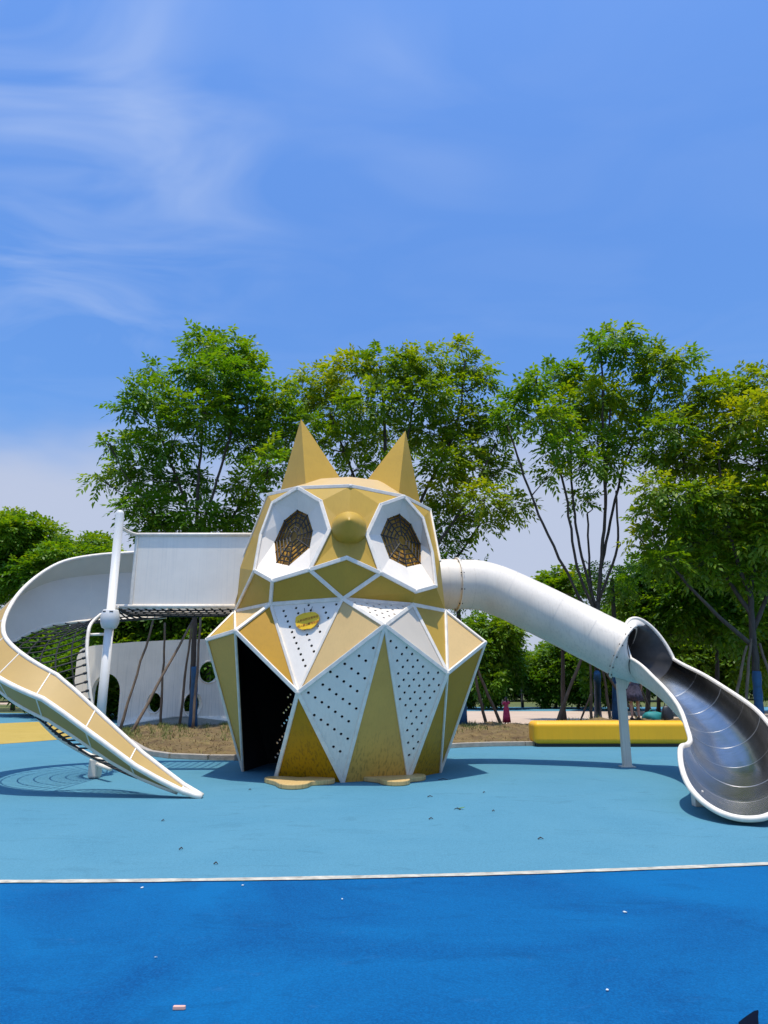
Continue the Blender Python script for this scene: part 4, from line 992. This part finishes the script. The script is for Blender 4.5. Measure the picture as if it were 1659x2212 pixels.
simple_tree('dense dark tree directly behind the white wall under the bridge', 310, 1530, 31, 300, 1345, 210, 150, 40, 15, tint=.22, group='trees behind the white wall', dens=.9)
simple_tree('open tree behind the white wall beside the owl shoulder', 450, 1530, 31, 455, 1355, 170, 150, 30, 16, tint=.45, group='trees behind the white wall')
simple_tree('tree showing through the round holes of the white wall', 420, 1530, 34, 400, 1480, 300, 120, 34, 17, tint=.45, group='trees behind the white wall')
simple_tree('bushy tree behind the far end of the white wall', 200, 1530, 33, 190, 1460, 170, 150, 28, 18, tint=.28, group='trees behind the white wall')
simple_tree('tall leafy tree filling the space behind the rim of the chute', 1545, 1535, 28, 1560, 1230, 260, 330, 48, 21, leaf='leaf_green', tint=.42, group=ROW, dens=.8, size=.8)
simple_tree('bushy dark-stemmed tree above the end of the white tube', 1395, 1535, 29, 1425, 1290, 190, 190, 32, 22, leaf='leaf_green', tint=.40, group=ROW, dens=.8, size=.8)
simple_tree('full green tree standing past the foot of the steel chute', 1720, 1535, 30, 1690, 1330, 220, 260, 36, 23, leaf='leaf_bright', tint=.5, group=ROW, dens=.8, size=.8)
# distant wood closing the horizon
fr_ = random.Random(5)
for k in range(13):
    x = -260 + k * 172 + fr_.uniform(-30, 30); d = fr_.uniform(66, 84); hh = fr_.uniform(70, 115)
    simple_tree('far tree in the wooded line closing the horizon', x, 1508, d, x, 1505 - hh * .62, fr_.uniform(190, 240), hh, 22, 40 + k, tint=fr_.uniform(.3, .5), group='far trees along the horizon', dens=.32, size=1.7)
# low shrubs on the lawn
for k, (x, y, w, h) in enumerate(((1070, 1500, 60, 36), (1015, 1505, 50, 30), (1180, 1505, 60, 30), (1250, 1503, 70, 34))):
    simple_tree('clipped round shrub on the lawn beyond the plaza', x, 1524, 47, x, y, w, h, 14, 80 + k, tint=.25, name='shrub', group='round shrubs on the far lawn', dens=.8, size=.8)['category'] = 'shrub'

# ------------------------------------------------------------------ timber props of the young trees
def stake(a, b, d, label, r=0.045, dtop=None, grp='timber props of the young trees'):
    p = G(*a); p = P(a[0], a[1], d); p.z = -0.03; q = P(b[0], b[1], dtop if dtop else d)
    n = 9; pts = [p.lerp(q, f) + Vector((random.gauss(0, .012), random.gauss(0, .012), 0)) for f in np.linspace(0, 1, n)]
    o = MB().tube(pts, [r * (1.12 - .3 * f) * random.uniform(.93, 1.07) for f in np.linspace(0, 1, n)], 8).build('tree_prop', 'stake', None, True)
    return tag(o, label, 'tree prop', grp)
for a, b, dt, lab in (((256, 1582), (332, 1340), 24.2, 'slanting timber prop rising beside the arch of the white wall'), ((281, 1589), (416, 1340), 24.0, 'long leaning timber prop crossing the middle round hole of the white wall'),
                      ((346, 1576), (357, 1345), 24.8, 'thin upright dark timber prop just right of the middle wall hole'), ((387, 1572), (414, 1350), 25.6, 'dark timber prop close behind the blue wrapped trunk at the wall'), ((416, 1582), (434, 1330), 24.1, 'pale timber prop standing against the blue wrapped trunk at the wall')):
    stake(a, b, G(a[0], a[1]).y, lab, dtop=dt)
for a, b, lab in (((1051, 1566), (1020, 1430), 'steep dark timber prop next to the gold owl wing'), ((1086, 1567), (1022, 1425), 'slanting timber prop whose foot stands beside the child in red')): stake(a, b, 26.0, lab, .055, 25.2)
for a, b, r, lab in (((1196, 1563), (1262, 1405), .06, 'thick leaning timber prop behind the end of the yellow bench'), ((1246, 1564), (1275, 1500), .035, 'short thin timber strut behind the yellow bench'), ((1277, 1565), (1275, 1415), .05, 'upright pale timber prop against the blue trunk behind the bench'),
                     ((1321, 1564), (1300, 1430), .05, 'dark timber prop between the two blue trunks behind the bench'), ((1391, 1561), (1290, 1425), .045, 'leaning timber prop crossing in front of the woman'), ((1425, 1548), (1375, 1470), .04, 'timber prop slanting down towards the teal bag')):
    stake(a, b, 25.2, lab, r, 24.6)
for a, b, lab in (((1570, 1560), (1612, 1395), 'left-leaning dark prop of the tree behind the steel chute'), ((1700, 1560), (1640, 1390), 'right-leaning dark prop of the tree behind the steel chute'), ((1600, 1560), (1622, 1380), 'steep dark prop close to the trunk behind the steel chute')): stake(a, b, 22.6, lab, .05, 22.9)
# second wrapped trunk beside the owl
def wrapped_trunk(px, py, d, toppx, label):
    b = P(px, py, d); b.z = 0; root = thing('young_tree', label, 'tree', b, ROW)
    t = P(*toppx, d); pts = [Vector(q) for q in catmull([b - Vector((0, 0, .05)), b.lerp(t, .5) + Vector((.05, 0, 0)), t], 5)]
    MB().tube(pts, [.11 - .004 * i for i in range(len(pts))], 10).build('trunk', 'bark', root, True)
    pts = [b.lerp(t, f) + Vector((.05 * math.sin(math.pi * f) , 0, 0.02)) for f in np.linspace(0, .55, 7)]
    MB().tube(pts, [.17, .15, .135, .13, .13, .128, .125], 12).build('trunk_wrap', 'wrap', root, True)
    return root
wt = wrapped_trunk(1000, 1563, 25.6, (985, 1250), 'slim young tree with blue wrapped foot close beside the owl wing')
c = P(985, 1262, 25.6)
pp = np.clip(rng.normal(0, 1, (260, 3)), -1.4, 1.4) * np.array([.75, .7, .55]) + np.array(c); dv = rng.normal(0, 1, (260, 3)); dv /= np.linalg.norm(dv, axis=1, keepdims=True)
leaf_mesh('crown', pp, dv, .42, 4, .155, .062, np.full(260, .4), 'leaf_green', wt)
wt2 = wrapped_trunk(1330, 1563, 26.5, (1322, 1250), 'second blue-footed young tree just behind the grey slide post')
c = P(1322, 1262, 26.5)
pp = np.clip(rng.normal(0, 1, (260, 3)), -1.4, 1.4) * np.array([.8, .7, .5]) + np.array(c); dv = rng.normal(0, 1, (260, 3)); dv /= np.linalg.norm(dv, axis=1, keepdims=True)
leaf_mesh('crown', pp, dv, .42, 4, .155, .062, np.full(260, .4), 'leaf_green', wt2)

# ------------------------------------------------------------------ lamp post
def build_lamp():
    b = G(1129, 1529); root = thing('lamp_post', 'slim dark lamp post at the edge of the far lawn', 'lamp post', b)
    H = 4.6
    MB().lathe(b, [(0.11, 0), (0.11, .5), (0.07, .55), (0.05, H * .7), (0.04, H), (0, H + .02)], 10).build('pole', 'dark_metal', root, True)
    MB().tube([b + Vector((0, 0, H - .5)), b + Vector((-.35, 0, H - .42)), b + Vector((-.7, 0, H - .45))], 0.035, 6).build('arm', 'dark_metal', root, True)
    MB().box(b + Vector((-.75, 0, H - .46)), (.45, .2, .08)).build('lamp_head', 'offwhite', root)
    MB().box(b + Vector((0, 0, 1.8)), (.16, .12, .22)).build('box', 'offwhite', root)
build_lamp()

# ------------------------------------------------------------------ people
def skinned(name, pts, edges, rad, m, parent, sub=2, root_i=0):
    me = bpy.data.meshes.new(name); me.from_pydata([tuple(p) for p in pts], edges, []); me.update(); me.materials.append(M[m])
    o = bpy.data.objects.new(name, me); COL.objects.link(o)
    md = o.modifiers.new('skin', 'SKIN'); md.use_smooth_shade = True
    for i, r in enumerate(rad): me.skin_vertices[0].data[i].radius = (r, r)
    me.skin_vertices[0].data[root_i].use_root = True
    sb = o.modifiers.new('sub', 'SUBSURF'); sb.levels = sub; sb.render_levels = sub
    if parent: attach(o, parent)
    return o
def person(loc, h, label, dress, heading, arms, dress_len, lean=0.0, flare=0.2, longhair=True):
    root = thing('person', label, 'person', loc); s = h / 1.6
    c, sn = math.cos(heading), math.sin(heading)
    def T(x, y, z):
        y += lean * max(0, z - .85); return Vector(loc) + Vector((x * c - y * sn, x * sn + y * c, z)) * s
    pts = [T(0, 0, .88), T(0, 0, 1.05), T(0, .01, 1.26), T(0, .01, 1.36), T(0, .02, 1.41), T(0, .0, 1.50), T(0, 0, 1.57)]
    rad = [.13, .105, .125, .06, .048, .085, .06]; ed = [(i, i + 1) for i in range(6)]
    for sg in (-1, 1):
        b = len(pts); pts += [T(.085 * sg, 0, .80), T(.09 * sg, -.01, .46), T(.09 * sg, .02, .09), T(.095 * sg, -.10, .035)]; rad += [.08, .052, .034, .03]; ed += [(0, b), (b, b + 1), (b + 1, b + 2), (b + 2, b + 3)]
        b = len(pts); A = arms[0 if sg < 0 else 1]; pts += [T(.165 * sg, .01, 1.30), T(A[0][0] * sg, A[0][1], A[0][2]), T(A[1][0] * sg, A[1][1], A[1][2]), T(A[2][0] * sg, A[2][1], A[2][2])]
        rad += [.05, .038, .028, .03]; ed += [(2, b), (b, b + 1), (b + 1, b + 2), (b + 2, b + 3)]
        hb = b + 3                                   # fingers and thumb
        for q in range(4):
            k = len(pts); p = pts[hb]; dr = (pts[hb] - pts[hb - 1]).normalized(); sd = dr.cross(Vector((0, 0, 1))).normalized()
            pts += [p + sd * (.014 * (q - 1.5)) * s * 1.3 + dr * .05 * s, p + sd * (.016 * (q - 1.5)) * s * 1.3 + dr * (.085 - .008 * abs(q - 1.3)) * s]; rad += [.009, .007]; ed += [(hb, k), (k, k + 1)]
        k = len(pts); pts += [p - sd * .045 * s + dr * .02 * s, p - sd * .05 * s + dr * .05 * s]; rad += [.010, .008]; ed += [(hb, k), (k, k + 1)]
    skinned('body', pts, ed, [r * s for r in rad], 'skin', root)
    # dress: shaped rings
    hem = dress_len; prof = [(.14, 1.335), (.172, 1.28), (.165, 1.18), (.135, 1.06), (.165, .92), (.17 + flare * .45, (hem + .92) / 2), (.165 + flare, hem), (.150 + flare, hem + .01)]
    V = []; F = []; nn = 28
    for i, (r, z) in enumerate(prof):
        for k in range(nn):
            a = 2 * math.pi * k / nn; w = 1 + (.07 * math.sin(a * 6 + i) if i > 4 else 0); V.append(T(r * w * math.cos(a), r * w * .72 * math.sin(a), z))
    for i in range(len(prof) - 1):
        for k in range(nn): F.append((i * nn + k, i * nn + (k + 1) % nn, (i + 1) * nn + (k + 1) % nn, (i + 1) * nn + k))
    mesh_obj('dress', V, F, dress, root, True)
    for sg in (-1, 1):
        A = arms[0 if sg < 0 else 1]; p0 = T(.13 * sg, .01, 1.30); p1 = T(A[0][0] * sg, A[0][1], A[0][2]); MB().tube([p0, p0.lerp(p1, .45), p0.lerp(p1, .75)], [.075 * s, .068 * s, .075 * s], 12).build('sleeve', dress, root, True)
    hp = [T(0, .015, 1.53), T(0, .03, 1.585), T(0, .07, 1.50)] + ([T(0, .08, 1.38), T(0, .085, 1.22)] if longhair else [T(0, .08, 1.43)])
    skinned('hair', hp, [(i, i + 1) for i in range(len(hp) - 1)], [q * s for q in ([.092, .06, .075, .06, .035] if longhair else [.092, .06, .07, .04])], 'hair', root)
    # face
    for sg in (-1, 1):
        MB().lathe(T(.032 * sg, -.084, 1.505), [(.0, -.008 * s), (.010 * s, 0), (0, .008 * s)], 8).build('eye', 'hair', root, True)
        MB().lathe(T(.088 * sg, .0, 1.495), [(.0, -.028 * s), (.014 * s, 0), (0, .028 * s)], 8).build('ear', 'skin', root, True)
    MB().lathe(T(0, -.088, 1.485), [(.0, .022 * s), (.013 * s, -.01 * s), (0, -.018 * s)], 8).build('nose', 'skin', root, True)
    MB().box(T(0, -.080, 1.452), (.04 * s, .012 * s, .008 * s)).build('mouth', 'red', root)
    for sg in (-1, 1): bevel(MB().box(T(.095 * sg, -.045, .02), (.085 * s, .23 * s, .04 * s), (Vector((c, sn, 0)), Vector((-sn, c, 0)), Vector((0, 0, 1)))).build('shoe', 'hair', root), .012 * s)
    return root
gl = G(1095, 1567); gl.y = gl.y; gl.z = 0.03
person(gl, 1.02, 'small child in a long pink-red dress with dark hair standing by the plaza', 'dress_red', R(200), (((.26, .0, 1.18), (.20, -.10, 1.34), (.12, -.09, 1.45)), ((.24, .0, 1.12), (.22, -.12, 1.26), (.16, -.12, 1.38))), .12, flare=.10)
wl = P(1374, 1559, 20.6); wl.z = bed_height(.8, .3, wl.x, wl.y)
person(wl, 1.62, 'woman in a dark printed knee-length dress behind the slide post', 'dress_dark', R(170), (((.24, -.02, 1.08), (.24, -.10, .88), (.22, -.16, .80)), ((.24, -.02, 1.08), (.25, -.12, .90), (.22, -.2, .84))), .50, lean=.12, flare=.12, longhair=False)

# things lying on the plaza behind the bench
def build_bag(cx, cy, d, w, h, m, label, cat):
    c = P(cx, cy, d); c.z = bed_height(.8, .3, c.x, c.y) - 0.02; root = thing(cat.replace(' ', '_'), label, cat, c)
    V = []; F = []; n = 20; prof = [(1, 0), (1.06, .25), (1.0, .6), (.75, .88), (.4, 1.0), (.0, 1.02)]
    for i, (r, z) in enumerate(prof):
        for k in range(n):
            a = 2 * math.pi * k / n; q = 1 + .10 * math.sin(3 * a + i) + .05 * math.sin(7 * a); V.append(c + Vector((w / 2 * r * q * math.cos(a), w / 3 * r * q * math.sin(a), h * z)))
    for i in range(len(prof) - 1):
        for k in range(n): F.append((i * n + k, i * n + (k + 1) % n, (i + 1) * n + (k + 1) % n, (i + 1) * n + k))
    mesh_obj('body', V, F, m, root, True)
    MB().tube([c + Vector((-w * .2, 0, h * .9)), c + Vector((-w * .1, 0, h * 1.25)), c + Vector((w * .1, 0, h * 1.25)), c + Vector((w * .2, 0, h * .9))], .012, 6).build('handle', m, root, True)
build_bag(1412, 1562, 21.2, .6, .22, 'teal', 'teal cloth bag lying on the bed behind the yellow bench', 'cloth bag')
build_bag(1443, 1562, 20.9, .32, .42, 'dark_metal', 'black upright backpack on the bed beside the teal bag', 'backpack')

# ------------------------------------------------------------------ litter on the rubber
def chip():
    c = G(387, 2184); b = [(-.029, -.009), (.024, -.008), (.030, -.002), (.028, .008), (-.025, .009), (-.030, .004)]
    V = [(c.x + x, c.y + y, .006) for x, y in b] + [(c.x + x * .97, c.y + y * .9, .022) for x, y in b]
    o = mesh_obj('brick_chip', V, [tuple(range(5, -1, -1)), tuple(range(6, 12))] + [(k, (k + 1) % 6, (k + 1) % 6 + 6, k + 6) for k in range(6)], 'chip'); bevel(o, .003)
    tag(o, 'small salmon-pink chip of brick lying on the deep blue rubber', 'chip')
chip()
def twig(px, py, l, a, r=.006, grp='dark twigs and dry leaves on the light blue rubber'):
    l *= .7; c = G(px, py, .012); d = Vector((math.cos(a), math.sin(a), 0)) * l / 2; o = MB().tube([c - d, c + Vector((0, .01, .012)), c + d], [r, r * 1.1, r * .6], 5).build('twig', 'twig')
    tag(o, 'short dark twig on the light blue rubber', 'twig', grp)
for q in ((957, 1684, .22, .05), (929, 1721, .10, .1), (988, 1748, .11, 2.9), (931, 1769, .07, .3), (391, 1834, .05, .6), (466, 1866, .05, 0), (1046, 1712, .05, .5), (540, 1706, .05, 0), (352, 1773, .04, .2), (1066, 1752, .04, 0), (1168, 1812, .08, .1)):
    twig(*q, r=.006)
def leafbit(px, py, s, a, m, label):
    c = G(px, py, .014); V = []
    for x, y, z in ((-1, 0, 0), (-.3, .3, .01), (.4, .26, .012), (1, 0, .02), (.4, -.26, .012), (-.3, -.3, .01)):
        x, y = x * s, y * s; V.append((c.x + x * math.cos(a) - y * math.sin(a), c.y + x * math.sin(a) + y * math.cos(a), c.z + z))
    V2 = V + [(x, y, z - .003) for x, y, z in V]
    tag(mesh_obj('fallen_leaf', V2, [tuple(range(6)), tuple(range(11, 5, -1))] + [(i, i + 6, (i + 1) % 6 + 6, (i + 1) % 6) for i in range(6)], m), label, 'leaf')
M['leafbit'] = mat('fallen_leaf', (0.10, 0.22, 0.03), .6)
M['paper'] = mat('paper_scrap', (0.6, 0.62, 0.58), .8)
leafbit(996, 1747, .05, .2, 'leafbit', 'single fallen green leaf on the light blue rubber in front of the owl')
def scrap(px, py, s):
    c = G(px, py, .012); a = random.random() * 3; V = []
    for x, y in ((-1, -.4), (.2, -.6), (1, 0), (.3, .5), (-.8, .4)):
        x, y = x * s, y * s; V.append((c.x + x * math.cos(a) - y * math.sin(a), c.y + x * math.sin(a) + y * math.cos(a), c.z + .004 * random.random()))
    V2 = V + [(x, y, z - .004) for x, y, z in V]
    tag(mesh_obj('paper_scrap', V2, [tuple(range(5)), tuple(range(9, 4, -1))] + [(i, i + 5, (i + 1) % 5 + 5, (i + 1) % 5) for i in range(5)], 'paper'), 'tiny pale scrap lying on the deep blue rubber', 'scrap', 'pale scraps on the deep blue rubber')
for q in ((307, 1917, .012), (524, 1912, .010), (739, 1942, .009), (1350, 1970, .014), (1312, 2138, .010), (337, 2067, .008)): scrap(*q)
# flat dark navy patch near the lower right edge
cc = G(1620, 2202); V = [G(1596, 2216), G(1612, 2203), G(1630, 2191), G(1639, 2189), G(1638, 2200), G(1640, 2225), G(1600, 2228)]
V1 = [(p.x, p.y, .014) for p in V] + [(p.x, p.y, .006) for p in V]
tag(mesh_obj('cloth_scrap', V1, [tuple(range(7)), tuple(range(13, 6, -1))] + [(i, i + 7, (i + 1) % 7 + 7, (i + 1) % 7) for i in range(7)], 'navy'), 'dark navy pointed cloth corner lying on the deep blue rubber', 'cloth')
